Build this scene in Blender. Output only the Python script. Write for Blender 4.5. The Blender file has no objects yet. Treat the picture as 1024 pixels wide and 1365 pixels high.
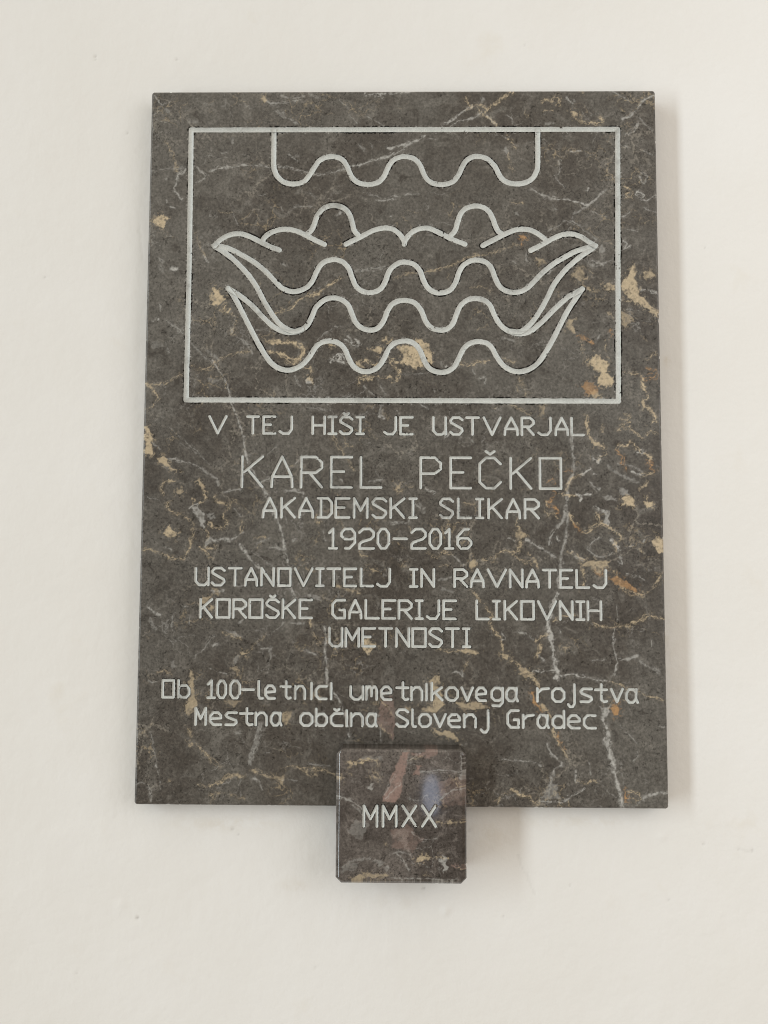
# A dark marble memorial plaque with engraved, silver painted lettering on a white plastered wall,
# and a smaller polished block with the year fixed over its lower edge. Stone data is in millimetres.
import bpy, math
import numpy as np
from mathutils import Matrix, Vector

scene = bpy.context.scene
MM = 0.001
BASE_Z = 1.45                      # height of the plaque's lower edge

# ------------------------------------------------------------------ camera
CAM_LOC = (-9.79, -870.29, 278.71)
CAM_AXES = [[0.9999239, -0.0036974, 0.0117656], [0.0115134, -0.0620831, -0.9980046], [0.0044205, 0.9980641, -0.0620358]]
F_PX = 985.0
SLAB_H = 834.5

cam_data = bpy.data.cameras.new('camera')
cam = bpy.data.objects.new('camera', cam_data)
scene.collection.objects.link(cam)
m = Matrix([CAM_AXES[0] + [CAM_LOC[0]*MM], CAM_AXES[1] + [CAM_LOC[1]*MM], CAM_AXES[2] + [CAM_LOC[2]*MM + BASE_Z], [0, 0, 0, 1]])
cam.matrix_world = m
cam_data.sensor_fit = 'VERTICAL'
cam_data.sensor_height = 24.0
cam_data.lens = F_PX / 1365.0 * 24.0
cam_data.clip_start = 0.01
cam_data.clip_end = 100.0
scene.camera = cam

# ------------------------------------------------------------------ light
world = bpy.data.worlds.new('World')
scene.world = world
world.use_nodes = True
wn, wl = world.node_tree.nodes, world.node_tree.links
wn.clear()
out = wn.new('ShaderNodeOutputWorld'); bg = wn.new('ShaderNodeBackground')
tc = wn.new('ShaderNodeTexCoord'); sep = wn.new('ShaderNodeSeparateXYZ'); ramp = wn.new('ShaderNodeValToRGB')
mr = wn.new('ShaderNodeMapRange'); mr.inputs[1].default_value = -1; mr.inputs[2].default_value = 1
wl.new(tc.outputs['Generated'], sep.inputs[0]); wl.new(sep.outputs['Z'], mr.inputs[0]); wl.new(mr.outputs[0], ramp.inputs[0])
ramp.color_ramp.elements[0].position = 0.25; ramp.color_ramp.elements[0].color = (0.80, 0.66, 0.50, 1)
ramp.color_ramp.elements[1].position = 0.78; ramp.color_ramp.elements[1].color = (1.75, 1.58, 1.32, 1)
e = ramp.color_ramp.elements.new(0.5); e.color = (0.44, 0.375, 0.30, 1)
wl.new(ramp.outputs[0], bg.inputs[0]); bg.inputs[1].default_value = 0.515
wl.new(bg.outputs[0], out.inputs[0])

def area(name, loc, target, sx, sy, power, col, shape='RECTANGLE'):
    l = bpy.data.lights.new(name, 'AREA'); l.shape = shape; l.size = sx; l.size_y = sy; l.energy = power; l.color = col
    o = bpy.data.objects.new(name, l); scene.collection.objects.link(o)
    o.location = loc
    o.rotation_euler = (Vector(target) - Vector(loc)).to_track_quat('-Z', 'Y').to_euler()
    return o
MID = (0.0, 0.0, BASE_Z + 0.40)
area('doorway_light', (-10.3, -6.1, BASE_Z + 0.7), MID, 1.35, 13.5, 980.0, (0.89, 0.99, 1.05))
area('side_light', (1.85, -1.4, BASE_Z + 0.75), (0.35, 0.0, BASE_Z + 0.55), 1.4, 1.6, 18.0, (0.98, 0.985, 1.0))

area('added_glint_lamp', (0.083, -0.98, BASE_Z - 0.272), (0.033, -.045, BASE_Z + 0.02), 0.04, 0.09, 0.045, (0.72, 0.80, 1.0), 'ELLIPSE')  # unseen lamp added behind the camera for the bluish glint in the year block

scene.view_settings.view_transform = 'Standard'
scene.view_settings.look = 'None'
scene.view_settings.exposure = 0.0
scene.view_settings.gamma = 1.0
scene.view_settings.use_curve_mapping = False
scene.cycles.filter_width = 1.05

# ------------------------------------------------------------------ traced data (mm on the stone's face)
STROKES = {
  'border': [[[-251.7,786.9],[254.8,786.5],[253.3,670.1],[250.8,460.9],[4,461.1],[-250.9,461.5],[-250.6,625.1],[-251.7,786.9]]],
  'top_wave': [[[-152.7,786],[-152.5,743.6],[-150.6,735.3],[-147.4,728.9],[-138.9,722.2],[-127.7,720.3],[-116.6,723.3],[-109.6,731.6],[-104.5,739.8],[-99.1,748.1],[-91.1,752.7],[-82.2,753.7],[-73.3,751.4],[-66.7,744.5],[-62.2,734.2],[-57.7,726.2],[-49.9,721.1],[-38.8,719.7],[-27.7,722.7],[-21.1,730.5],[-16.7,740.6],[-11.1,748.8],[-3.4,752.9],[5.5,753.5],[14.4,750.6],[21,743.3],[25.5,732.3],[31.1,724.2],[38.8,720.3],[49.9,719.6],[60.1,723.1],[66.7,731.3],[71.2,741.5],[76.5,749.1],[84.3,753.2],[93.2,753.2],[101.3,750],[106.6,744.9],[111,739],[115.2,729.8],[121.8,723],[131.7,720.2],[142.8,720.8],[152.8,725.8],[158.3,734.8],[160.2,745.3],[160.4,785.2]]],
  'ridge': [[[-221.2,645.5],[-213.4,653.4],[-202.4,658.8],[-191.3,659.9],[-180.2,656.8],[-169,651.1],[-155.6,644.3],[-144.5,640.2]],[[-165.2,650.7],[-160.6,657],[-152.3,662.4],[-140.4,665.3],[-129.3,664.5],[-118.1,660.4],[-102.6,652.2],[-91.4,647]],[[-111.9,659.7],[-107.1,664],[-103.8,670.4],[-100.6,680.6],[-95.1,688.6],[-87.9,693],[-79.6,694.1],[-69.7,691.3],[-62.5,684],[-58.9,673.7],[-56.2,663.7],[-50.6,657.2]],[[-66,647.2],[-47.3,656.7],[-34.1,663.7],[-20.8,666.8],[-10.8,665.2],[-3.1,659.4],[2.3,651.5],[2.6,647.2]],[[2.6,649.5],[6.9,656.7],[14.5,663.5],[25.6,666.7],[34.4,665.3],[45.4,660],[58.6,653.2],[74,647.2]],[[56.4,656.7],[62.2,663.2],[65.1,672.5],[68.4,682.7],[74.1,689.5],[83,692.9],[91.8,692.9],[100.2,688.6],[105.9,680.2],[109.4,670.2],[112.9,663],[118.1,658.9]],[[95,645.5],[113.7,655.5],[124.7,661.1],[135.8,664.8],[147.9,664.7],[157.7,660.8],[166.5,654.3],[170.4,650.3]],[[151,639.6],[166.4,647.6],[177.4,654.1],[188.5,658.4],[199.5,659.3],[210.4,655.9],[219.1,649.8],[226.9,645.3]]],
  'upper_band': [[[-222.1,645.5],[-206.5,642.8],[-190.9,635.5],[-174.4,625.8],[-159.6,613.8],[-148.4,601.7],[-139.4,593.7],[-128.4,590.2],[-118.7,591.8],[-110.4,596.4],[-104.3,604.4],[-100,614.9],[-94.5,623.3],[-86.8,627.6],[-78,628.6],[-69.2,625.5],[-62.5,617.9],[-58.4,607.1],[-54.1,597.2],[-46.9,590.9],[-36.9,589.1],[-26.7,592.2],[-20.1,600.8],[-16.6,610.7],[-11.8,618.9],[-3,624.8],[5.8,625.4],[14.6,622.5],[21.2,614.9],[25.2,603.9],[30.5,594.7],[38.8,589.3],[48.7,589.1],[57.2,592.7],[63,601.7],[66.5,612.5],[71.8,621.4],[80.6,627],[89.8,627.9],[99,625],[104.7,618.3],[108.6,608],[113.8,597.2],[122.1,591.1],[133.1,589.3],[144,592.7],[152.8,600.3],[163.9,612.2],[177.1,623.2],[192.6,632.7],[204,638.5],[216.8,643],[226.8,645.3]],[[-221.2,644.6],[-208.7,636.9],[-197.4,627.8],[-187.1,617.4],[-178.9,608],[-170.4,595.4],[-162.4,580.1],[-153.3,565],[-143.3,551.9],[-134.4,545.5],[-126,542.8],[-117.3,545.2]],[[226.7,644.8],[219,639],[209.7,632.7],[199.1,623.8],[188,612.6],[178,599],[170.2,583.5],[161.3,567.2],[152.5,554.7],[144.6,546.7],[136.7,542.3],[127.1,543.1]]],
  'lower_line': [[[-204.4,594.4],[-198.1,590.4],[-190.1,585.2],[-176.7,574.4],[-163.2,560.3],[-152.1,549.8],[-141,543.4],[-130,541.4],[-118.6,543.8],[-110.3,550.5],[-105.1,560.4],[-101.7,569.3],[-97.8,574.3],[-90.8,580.1],[-82,582.7],[-72.1,581.2],[-63.2,574.7],[-58.6,564.4],[-54.1,553.7],[-46.6,546.7],[-36.7,544.3],[-27.9,546.8],[-21.4,555.1],[-17.1,566.2],[-11.6,574.9],[-2.9,579.2],[7,579.6],[16.4,575.7],[23,566.7],[27.3,556],[33.4,548],[43.2,544.4],[52.4,545.5],[59.6,552.4],[63.8,563.2],[68.2,573],[76.1,579.9],[85.3,582.1],[95.4,580.2],[102.8,574.3],[108,562.7],[114.3,551.6],[124,543.6],[137.1,540],[150.2,543.3],[163.4,554.3],[176.6,567.9],[192,582.2],[201.7,588.2],[210.5,592.9]]],
  'base_wave': [[[-204.4,594],[-199.8,588.2],[-194.4,579.6],[-185.3,562.1],[-176.2,544.2],[-167.1,527.3],[-158.1,512.6],[-149.2,502.6],[-138.2,497.3],[-127.2,497.5],[-116.4,502.9],[-107.7,512.4],[-101.2,522.9],[-94.3,529.1],[-84.8,531.5],[-75,529.6],[-67.2,522.9],[-61.7,510.9],[-55.9,501.2],[-46.3,495.6],[-36.4,495.9],[-27.1,501],[-20.6,510.6],[-15.4,521.8],[-8.1,529],[3.8,531.5],[13.7,529],[21.2,520.6],[25.7,509.3],[32.3,499.1],[42.1,494.7],[51.9,495.2],[60.6,500.5],[66.3,510.7],[71.8,521.9],[79.3,528.6],[89,530.9],[98.9,528.9],[105.2,523.1],[110.3,513.4],[118.4,502.3],[130.3,495.9],[143.3,496.3],[156.4,503.7],[167.4,518.3],[178.5,538.3],[191.8,564.6],[203,582.4],[210.8,593.6]]],
}
LINES = [
  ("V TEJ HIŠI JE USTVARJAL",[("V",-223.3,-203.7,422.5,442.1),("T",-179.1,-166,422.4,442),("E",-160.3,-146.8,422.4,442),("J",-141.1,-127.4,422.3,441.9),("H",-103,-89.3,422.2,441.8),("I",-84.5,-75.8,422.1,441.8),("Š",-71.2,-57.3,422.1,441.7),("I",-51.9,-44.1,422.1,441.7),("J",-19.8,-6.7,421.9,441.6),("E",-1.3,12.4,421.9,441.6),("U",36.7,51,421.8,441.5),("S",56.6,70.3,421.8,441.4),("T",75.2,89.1,421.7,441.4),("V",95.2,114.2,421.6,441.3),("A",119.4,134.1,421.6,441.2),("R",139.1,152.5,421.5,441.2),("J",158.3,172,421.5,441.1),("A",178,192,421.4,441.1),("L",196.3,210.1,421.4,441)]),
  ("KAREL PEČKO",[("K",-184.2,-160.7,360.1,395.1),("A",-149.9,-126,360.1,395),("R",-115.8,-91.9,359.9,394.9),("E",-81.1,-57.3,359.9,394.9),("L",-46.7,-23.4,359.8,394.8),("P",22.3,45.3,359.6,394.6),("E",56.8,79.8,359.4,394.5),("Č",90.2,114.3,359.4,394.4),("K",125.8,149.2,359.2,394.3),("O",159.5,183.6,359.1,394.3)]),
  ("AKADEMSKI SLIKAR",[("A",-159.3,-144.2,325.1,347.2),("K",-138.1,-123,325.1,347.1),("A",-117.4,-101.8,325.1,347.1),("D",-95.9,-80.2,325.1,347.1),("E",-75.4,-59.9,325.1,347),("M",-54.3,-39.2,325.1,347),("S",-32.9,-17.6,325.1,347),("K",-12.2,3.3,325.1,347),("I",9.6,17.3,325.1,346.9),("S",44.7,59.3,325.1,346.9),("L",65.4,80.2,325.1,346.9),("I",86.2,93.9,325.1,346.8),("K",100.2,115.2,325.1,346.8),("A",121,136,325.1,346.8),("R",142,157.5,325.1,346.7)]),
  ("1920-2016",[("1",-82.6,-74,289.6,311.8),("9",-68.7,-53.2,289.6,311.8),("2",-48,-31.7,289.6,311.9),("0",-26.7,-14.2,289.8,311.9),("-",-8.4,6.6,289.8,312),("2",12,27.7,289.9,312),("0",32.8,45.3,289.9,312),("1",50.7,59.3,290,312.1),("6",64.6,80.1,290.1,312.1)]),
  ("USTANOVITELJ IN RAVNATELJ",[("U",-235.5,-221.1,246.9,266.4),("S",-216.8,-202.7,246.8,266.3),("T",-197.4,-183.3,246.8,266.3),("A",-178.6,-165.1,246.8,266.3),("N",-160.1,-146.3,246.7,266.3),("O",-140.7,-127,246.6,266.2),("V",-121.6,-101.8,246.6,266.2),("I",-96.9,-89,246.6,266.2),("T",-84,-70.1,246.6,266.2),("E",-65.1,-51.8,246.6,266.1),("L",-45.8,-32.5,246.6,266.1),("J",-27.1,-13,246.5,266.1),("I",10.4,18.3,246.4,266),("N",23.4,37.4,246.4,266),("R",61.1,75.2,246.4,265.9),("A",79.9,94,246.4,265.9),("V",99.2,119.5,246.4,265.9),("N",124.4,138.3,246.2,265.9),("A",143,156.8,246.2,265.8),("T",162.4,176.3,246.2,265.8),("E",181.6,194.8,246.1,265.8),("L",200.1,214,246.1,265.7),("J",219.7,233.5,246.1,265.7)]),
  ("KOROŠKE GALERIJE LIKOVNIH",[("K",-229.6,-216.5,210.2,230.6),("O",-210.7,-196.3,210.2,230.6),("R",-191.8,-177.4,210.2,230.5),("O",-173.1,-158.7,210.2,230.5),("Š",-153.8,-139.8,210.2,230.5),("K",-134.9,-121.2,210.1,230.5),("E",-115.6,-101.9,210.1,230.5),("G",-78.1,-64.4,210.1,230.4),("A",-59,-45.5,210.1,230.4),("L",-40.2,-25.8,210.1,230.4),("E",-21,-7,210.1,230.4),("R",-2.3,11.8,210.1,230.3),("I",17.1,24.3,210,230.3),("J",29.7,43.1,210,230.3),("E",48.5,62.3,209.9,230.3),("L",86.2,99.4,209.9,230.3),("I",105,112.2,209.9,230.2),("K",118.2,131.7,209.9,230.2),("O",136.9,150.8,209.9,230.2),("V",156.1,176.1,209.9,230.2),("N",181,194.8,209.9,230.2),("I",199.9,208.2,209.8,230.1),("H",212.6,227.3,209.8,230.1)]),
  ("UMETNOSTI",[("U",-81.6,-67.1,178.2,198.6),("M",-62.7,-48.1,178.2,198.6),("E",-43.6,-29.8,178.4,198.6),("T",-24.4,-10.6,178.4,198.7),("N",-5.2,9,178.4,198.7),("O",13.3,27.8,178.4,198.7),("S",32.5,46.4,178.4,198.8),("T",51.6,65.5,178.5,198.8),("I",70.8,78.3,178.5,198.8)]),
  ("Ob 100-letnici umetnikovega rojstva",[("O",-270.6,-258.2,119.7,138.6),("b",-252.8,-240.5,119.7,138.6),("1",-219.1,-211.4,119.5,138.5),("0",-208,-198.8,119.5,138.4),("0",-193.6,-182.8,119.3,138.4),("-",-179.8,-167,119.3,138.3),("l",-161.4,-156.8,119.2,138.3),("e",-153.5,-143.1,119.2,138.3),("t",-136,-125.2,119.2,138.2),("n",-119.8,-108.8,119,138.1),("i",-102,-100.8,119,138.1),("c",-96,-84.3,119,138.1),("i",-79.6,-78.4,118.9,138),("u",-56.7,-42.8,118.8,137.9),("m",-39,-27.3,118.8,137.9),("e",-22,-11,118.7,137.8),("t",-4.6,8.2,118.6,137.8),("n",12,24,118.5,137.7),("i",28.4,29.5,118.5,137.7),("k",35.1,46.9,118.5,137.6),("o",51.2,64.3,118.3,137.6),("v",69,81.3,118.3,137.5),("e",85.5,96.1,118.2,137.5),("g",102.9,115.1,118.2,137.4),("a",119.4,132.1,118.1,137.4),("r",154.3,167,118,137.3),("o",171.2,184.5,117.8,137.2),("j",189.1,196.1,117.8,137.2),("s",203.3,215.5,117.8,137.1),("t",219.1,232.4,117.7,137.1),("v",237.6,250.3,117.7,137),("a",254.5,267.1,117.5,136.9)]),
  ("Mestna občina Slovenj Gradec",[("M",-232.6,-221.2,89.5,107.7),("e",-215.9,-203.8,89.5,107.7),("s",-198.2,-186.1,89.4,107.7),("t",-181.9,-168,89.3,107.7),("n",-164.1,-152.1,89.3,107.7),("a",-146.7,-135.1,89.3,107.7),("o",-113.4,-100.2,89.2,107.6),("b",-95.7,-83.6,89.2,107.6),("č",-78.7,-66,89.2,107.6),("i",-61.7,-60.5,89.1,107.6),("n",-56,-43.1,89.1,107.6),("a",-38.4,-27.2,89,107.5),("S",-4.5,8.2,89,107.5),("l",13.1,16.9,89,107.5),("o",20.9,33.6,89,107.5),("v",37.9,50.6,88.9,107.5),("e",54.1,66.4,88.8,107.4),("n",71.7,84.4,88.8,107.4),("j",90.7,98.7,88.8,107.4),("G",120.7,132.9,88.8,107.4),("r",138.2,149.8,88.7,107.3),("a",154.5,166.7,88.7,107.3),("d",171.5,184.1,88.7,107.3),("e",188.8,201.4,88.5,107.3),("c",206.7,219.4,88.5,107.3)]),
]
YEAR = ("MMXX",[("M",-40.1,-25.8,-13.4,8.3),("M",-19.2,-4.9,-13.1,8.4),("X",2.3,16.6,-12.9,8.6),("X",23.7,38.2,-12.8,8.8)])
VEINS = [
  ("w",0.9,0.55,[[-234.1,634.2],[-228.4,625.1]]),
  ("w",1,0.55,[[-221.7,508.5],[-209.3,490.8],[-203.6,477.5],[-197.8,457.6],[-189.8,440],[-183.3,415.8]]),
  ("w",1.3,0.62,[[-186.4,431.2],[-183.4,416.9],[-179.3,394],[-173.6,380.9],[-161.4,361.3],[-154.7,348.3],[-144.6,324.5],[-136.8,307.2],[-133.3,285.7],[-128.8,268.5],[-126.4,247.1],[-120.8,232.2]]),
  ("b",0.9,0.6,[[-103.4,209.9],[-101.1,194],[-92.6,181.4],[-91.3,178.2]]),
  ("w",1.2,0.62,[[-87.2,199.4],[-85,187.8],[-86.4,177.2],[-84.7,154],[-83.2,135]]),
  ("w",1.1,0.55,[[-75.9,124.6],[-69.4,118.3],[-65.1,105.8],[-59.7,93.3],[-58.1,77.6]]),
  ("w",1.5,0.6,[[-184.2,293],[-176.4,281.2],[-167.6,270.5],[-158.9,265.2]]),
  ("w",0.8,0.4,[[-172.1,285.5],[-150.4,270.6],[-141.6,264.2]]),
  ("w",1.6,0.42,[[196.8,421.2],[197.5,395],[198.4,379.8]]),
  ("w",1.8,0.5,[[197.3,375.5],[191.4,364.6],[190.6,347.3],[184.9,321.4],[173,308.5],[169.6,293.4]]),
  ("w",1.8,0.45,[[191,331.1],[189,304.2],[183.5,287.1],[181.8,267.8]]),
  ("w",2,0.5,[[183.3,274.2],[181.1,261.4],[179.9,246.5]]),
  ("w",2.9,0.85,[[178.7,240.1],[172.2,226.3],[167.1,206.1],[170.2,192.4],[172.7,172.3],[176.8,151.3],[175.8,144]]),
  ("w",2.3,0.75,[[227.9,99.4],[232.9,78.7],[236.3,58],[241.6,33.3],[246.2,14.8],[247.6,0]]),
  ("w",3.6,0.6,[[230.3,76.6],[235.8,62.1],[238.3,51.8]]),
  ("b",0.8,0.7,[[259.1,10.8],[265.3,7.7],[267.9,12.9],[263.4,18],[252.9,20]]),
  ("w",2.2,0.5,[[271.6,10.9],[280,15]]),
  ("w",1,0.6,[[280,15],[290.5,17.6],[298.9,17.3]]),
  ("w",0.8,0.6,[[156.5,6.9],[179.5,7],[190,12.3],[202.7,18.5],[206.9,22.7]]),
  ("b",1.2,0.75,[[125.1,20],[135.5,14.9],[143.9,11.9],[150.2,4.8]]),
  ("b",0.8,0.55,[[108.2,5.4],[112.4,11.6],[125.1,19]]),
  ("b",0.8,0.6,[[150.1,1.7],[154.4,6.8]]),
  ("b",0.8,0.6,[[176.4,10.1],[179.4,0.9]]),
  ("w",2.6,0.4,[[170.4,38.9],[169.2,26.5],[167,14.1]]),
  ("w",1,0.6,[[170.4,36.8],[173.6,44.1],[182,48.3],[170.6,59.6],[165.4,69.9]]),
  ("w",0.9,0.5,[[196.7,41.2],[196.5,30.8],[200.7,27.8]]),
  ("w",0.8,0.45,[[211.5,49.5],[214.4,37.2]]),
  ("b",0.8,0.55,[[198.6,29.8],[207,27.8],[215.4,31],[223.8,29]]),
  ("w",0.7,0.4,[[247.8,91.2],[266.4,71.7]]),
  ("w",0.7,0.45,[[261.8,52],[266.1,58.2],[265.2,62.3]]),
  ("w",1.2,0.5,[[290.9,91.5],[297.1,88.5]]),
  ("b",1.6,0.7,[[170.8,84.5],[177,74.1],[182.2,63.8],[187.4,55.6]]),
  ("o",1.2,0.7,[[176.5,82.4],[179.1,72.1],[186.4,64.9]]),
  ("w",0.8,0.5,[[114.8,54],[125.3,52],[148.4,51.1],[158.9,46]]),
  ("b",0.9,0.65,[[79.5,243.9],[88,233.3],[96.5,222.7],[103.9,214.2],[100.7,203.6]]),
  ("b",1,0.65,[[100.7,203.6],[108.1,194.1],[114.4,185.7],[116.5,169.9],[121.8,166.8],[132.3,159.5],[138.6,152.2]]),
  ("b",1.6,0.7,[[138.6,152.2],[147.1,144.9],[154.4,138.6],[155.9,133.4]]),
  ("b",1,0.65,[[166.8,105.3],[172,97],[171.9,84.5],[177.1,76.2]]),
  ("w",0.8,0.6,[[149.2,151.2],[162,151.9],[172.5,151.7]]),
  ("w",1.1,0.72,[[178.8,146.7],[193.7,147.9],[212.7,144.2],[235.9,140.8]]),
  ("b",0.9,0.6,[[235.9,140.8],[250.5,135],[267.3,128.5],[282,123.8],[296.7,120.3]]),
  ("b",0.8,0.6,[[217.7,206.4],[230.4,201.2],[245.2,201.9],[260.1,204.1]]),
  ("b",1.1,0.65,[[258,203.4],[270.8,209.2],[280.5,216.2]]),
  ("b",0.7,0.6,[[280.5,216.2],[289.9,212.7],[299.4,210.4]]),
  ("w",1.2,0.55,[[243.5,200.2],[240.7,181.2],[244.6,162.3],[241.2,147.6]]),
  ("w",0.7,0.4,[[245.6,225.6],[245.3,204.4]]),
  ("w",1.8,0.5,[[247.8,164.4],[259.5,167],[268,169.8]]),
  ("w",2.6,0.35,[[270,164.5],[280.5,157.2],[290.9,152.1]]),
  ("b",1,0.65,[[151.6,184.9],[160.2,189.6],[168.7,193.8]]),
  ("b",1.2,0.6,[[159,182.8],[155.8,172.2],[153.6,167]]),
  ("b",0.8,0.6,[[175.2,208.3],[183.8,212.5],[200.8,214.7]]),
  ("w",0.9,0.6,[[114.5,195.2],[118.7,187.2],[113.4,186.3]]),
  ("w",1.1,0.45,[[130.5,197],[143.2,193.3],[150.6,186.6]]),
  ("w",1.6,0.5,[[156.8,169.1],[161,164.9]]),
  ("w",1.5,0.6,[[179.4,198.8],[181.5,195.6]]),
  ("w",0.6,0.4,[[217.1,163.1],[229.8,164.3]]),
  ("w",0.7,0.5,[[284.2,185.6],[283.4,179.3]]),
  ("b",1.2,0.7,[[214.3,443.1],[214.1,430],[217.9,418],[224.7,411.4]]),
  ("b",0.9,0.75,[[228.9,408.2],[235.8,404.9],[234.9,400.6],[228.8,396.2],[226.6,391.8]]),
  ("w",1.6,0.95,[[228.8,396.9],[225.5,389.7],[220.1,394]]),
  ("w",1.7,0.85,[[217.8,382.1],[211.3,378.1],[207,375.5]]),
  ("b",1.4,0.7,[[207,375.5],[197.3,371.1],[191.8,365.7],[189.6,358.1]]),
  ("w",0.8,0.6,[[219.9,376.6],[224.2,374.5]]),
  ("w",1,0.8,[[211,351.7],[217.5,352.2]]),
  ("b",0.8,0.7,[[178.8,352.7],[191.7,351.6],[200.3,350.6]]),
  ("o",1.1,0.8,[[174.5,357],[177.1,351.6],[169,342.9],[171.1,336.5]]),
  ("o",1.8,0.8,[[170.1,339.7],[177.6,336.5],[180.7,332.2]]),
  ("b",0.9,0.7,[[168,342.9],[166.1,330],[173.2,331.1],[179,325.3]]),
  ("b",0.9,0.7,[[193.6,330.1],[196.7,320.4],[202,318.3]]),
  ("o",0.9,0.8,[[197.8,319.3],[203,311.8],[206.2,309.7]]),
  ("b",0.8,0.65,[[206.2,309.7],[219.1,310.4],[215.9,315.1],[225.6,317.3],[236.3,316.9]]),
  ("b",1,0.75,[[248.3,406],[253.1,410.4],[258,408.7],[264.6,413.7],[269.8,407.2],[274.5,403.9],[275.8,400.7]]),
  ("w",1,0.9,[[270.8,401.3],[278.3,400.7],[276.3,405]]),
  ("b",0.8,0.7,[[278.3,400],[286.5,397.5],[284.6,392]]),
  ("o",2.2,0.8,[[282.5,390.9],[286.7,388.8],[285.6,383.3],[289.8,380.1]]),
  ("b",1.2,0.8,[[289.8,379.7],[284.4,375.7],[276.8,375.3]]),
  ("w",1,0.75,[[276.8,375.3],[264,380]]),
  ("o",1.2,0.7,[[248.3,406],[250.4,399.5],[254.6,397.4],[255.6,388.7],[258.7,381.1]]),
  ("b",0.8,0.6,[[284.2,368.2],[275.5,361.7],[273.3,356.2]]),
  ("w",2.2,0.28,[[237.2,385.4],[250,375.6],[271.3,367]]),
  ("w",1.2,0.28,[[250.2,388.7],[271.6,382.2],[280,373.6]]),
  ("w",1.4,0.7,[[222.6,338.8],[227.9,334.5],[236.5,332.4]]),
  ("b",1.3,0.7,[[225.7,330.2],[226.7,321.6],[236.2,315.2],[240.5,312]]),
  ("b",1.3,0.7,[[238.4,314.1],[246.8,308.8],[252.1,302.4]]),
  ("b",1.2,0.65,[[252.1,302.4],[244.5,298],[246.5,289.5]]),
  ("w",1.8,0.7,[[240.3,300.2],[246.6,293.8],[248.7,289.5]]),
  ("b",0.7,0.6,[[280.6,345.5],[283.9,350.9]]),
  ("w",1.3,0.5,[[278.8,303.5],[277.6,298.2]]),
  ("b",1,0.6,[[273.3,292.8],[276.4,287.5]]),
  ("w",0.8,0.5,[[227.5,302.7],[218.9,297.9],[214.5,289.3],[225.1,280.8],[235.8,282.6],[240.1,285.6]]),
  ("w",0.8,0.45,[[250.8,289.5],[265.8,294.9]]),
  ("b",1.3,0.75,[[205.8,273.3],[207.8,265.8],[209.8,255.2],[205.4,244.5]]),
  ("o",1.5,0.6,[[220.6,265.9],[226.9,259.5],[235.5,265.9]]),
  ("o",1.8,0.75,[[246.1,257.5],[256.6,251.1],[267.1,241.6]]),
  ("b",1.4,0.6,[[241.9,266],[248.2,255.3],[252.3,246.8]]),
  ("b",1,0.6,[[248.1,248.9],[258.6,241.6],[275.5,236.3]]),
  ("b",1.6,0.5,[[275.6,239.5],[286.3,244.9],[290.7,251.3],[296.1,258.8]]),
  ("w",0.6,0.45,[[256.8,260.7],[269.5,259.7],[277.9,254.4]]),
  ("w",1,0.6,[[249.6,282],[252.7,273.5],[248.5,274.5]]),
  ("b",0.9,0.7,[[131.3,323.4],[134.4,312.6],[136.5,306.2]]),
  ("b",1.2,0.65,[[137.1,299.7],[136.4,292.2],[132.1,286.8],[124.6,285.7],[118.2,288.9]]),
  ("b",1.1,0.7,[[117.1,286.8],[108.5,283.5],[106.4,278.2],[101,279.2]]),
  ("w",2.6,0.6,[[142.9,299.8],[149.3,295.5]]),
  ("w",1.3,0.6,[[149.3,296.6],[163.2,289.1],[174.9,281.7]]),
  ("b",0.7,0.5,[[126.8,284.7],[137.4,276.2],[152.3,270.9]]),
  ("b",0.9,0.6,[[152.4,278.4],[156.2,268.8]]),
  ("b",0.7,0.5,[[137.4,277.2],[152.4,278.4]]),
  ("w",1.6,1,[[177.9,303.8],[180,300.3]]),
  ("w",0.7,0.55,[[122.6,301.8],[131.1,299.7]]),
  ("b",0.8,0.5,[[145,286.9],[146,281.6]]),
  ("b",1,0.55,[[188.8,287.1],[199.5,283.9],[205.8,277.5],[210.1,278.6]]),
  ("w",0.8,0.5,[[195.2,287.1],[199.4,280.7],[208,278.6]]),
  ("o",0.9,0.6,[[168.2,366.7],[173.6,368.9],[177.9,366.7],[174.6,363.5]]),
  ("o",0.9,0.6,[[185.5,379.8],[197.4,379.8]]),
  ("w",0.9,0.4,[[215.5,366.9],[228.3,358.3]]),
  ("w",0.7,0.35,[[219.7,362.6],[223.9,355]]),
  ("b",0.9,0.6,[[295.6,518],[285.7,510.3],[284.6,513.6]]),
  ("b",0.8,0.55,[[256.1,494.8],[273.4,493.3],[278.8,488.2]]),
  ("b",1.3,0.85,[[278.1,487.1],[280.1,476.1],[286,467.3],[280.4,459.7]]),
  ("b",1.5,0.75,[[281.5,456.4],[289.9,447.6],[292,441.1],[289.7,435.6]]),
  ("o",1,0.75,[[278.7,486],[292.8,488.2],[295.8,496],[284.4,499.2]]),
  ("o",1.6,0.4,[[284.2,491.5],[292.9,493.7]]),
  ("b",1,0.6,[[248.6,426.8],[260.5,430.1],[269.1,424.6],[278.6,418.1],[284.1,424.7],[296.4,425.3]]),
  ("b",1.2,0.65,[[213.1,436.5],[215.1,423.4],[220.4,414.7],[230,409.3]]),
  ("b",0.9,0.5,[[251,441],[259.6,438.8],[264,445.4],[255.4,445.4]]),
  ("b",0.8,0.5,[[261.7,436.6],[253,432.2]]),
  ("b",0.9,0.45,[[233.6,434.4],[232.4,425.6]]),
  ("w",1.6,0.6,[[279.5,592.5],[288.2,591.8],[296.8,588.7]]),
  ("b",0.8,0.6,[[259.7,580.2],[266.1,576.9]]),
  ("w",0.6,0.5,[[261.7,569.1],[274.7,568]]),
  ("b",0.7,0.45,[[209.8,604.8],[211.9,595.8]]),
  ("b",0.7,0.45,[[214,594.7],[227.1,591.4],[235.8,592.5]]),
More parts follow.
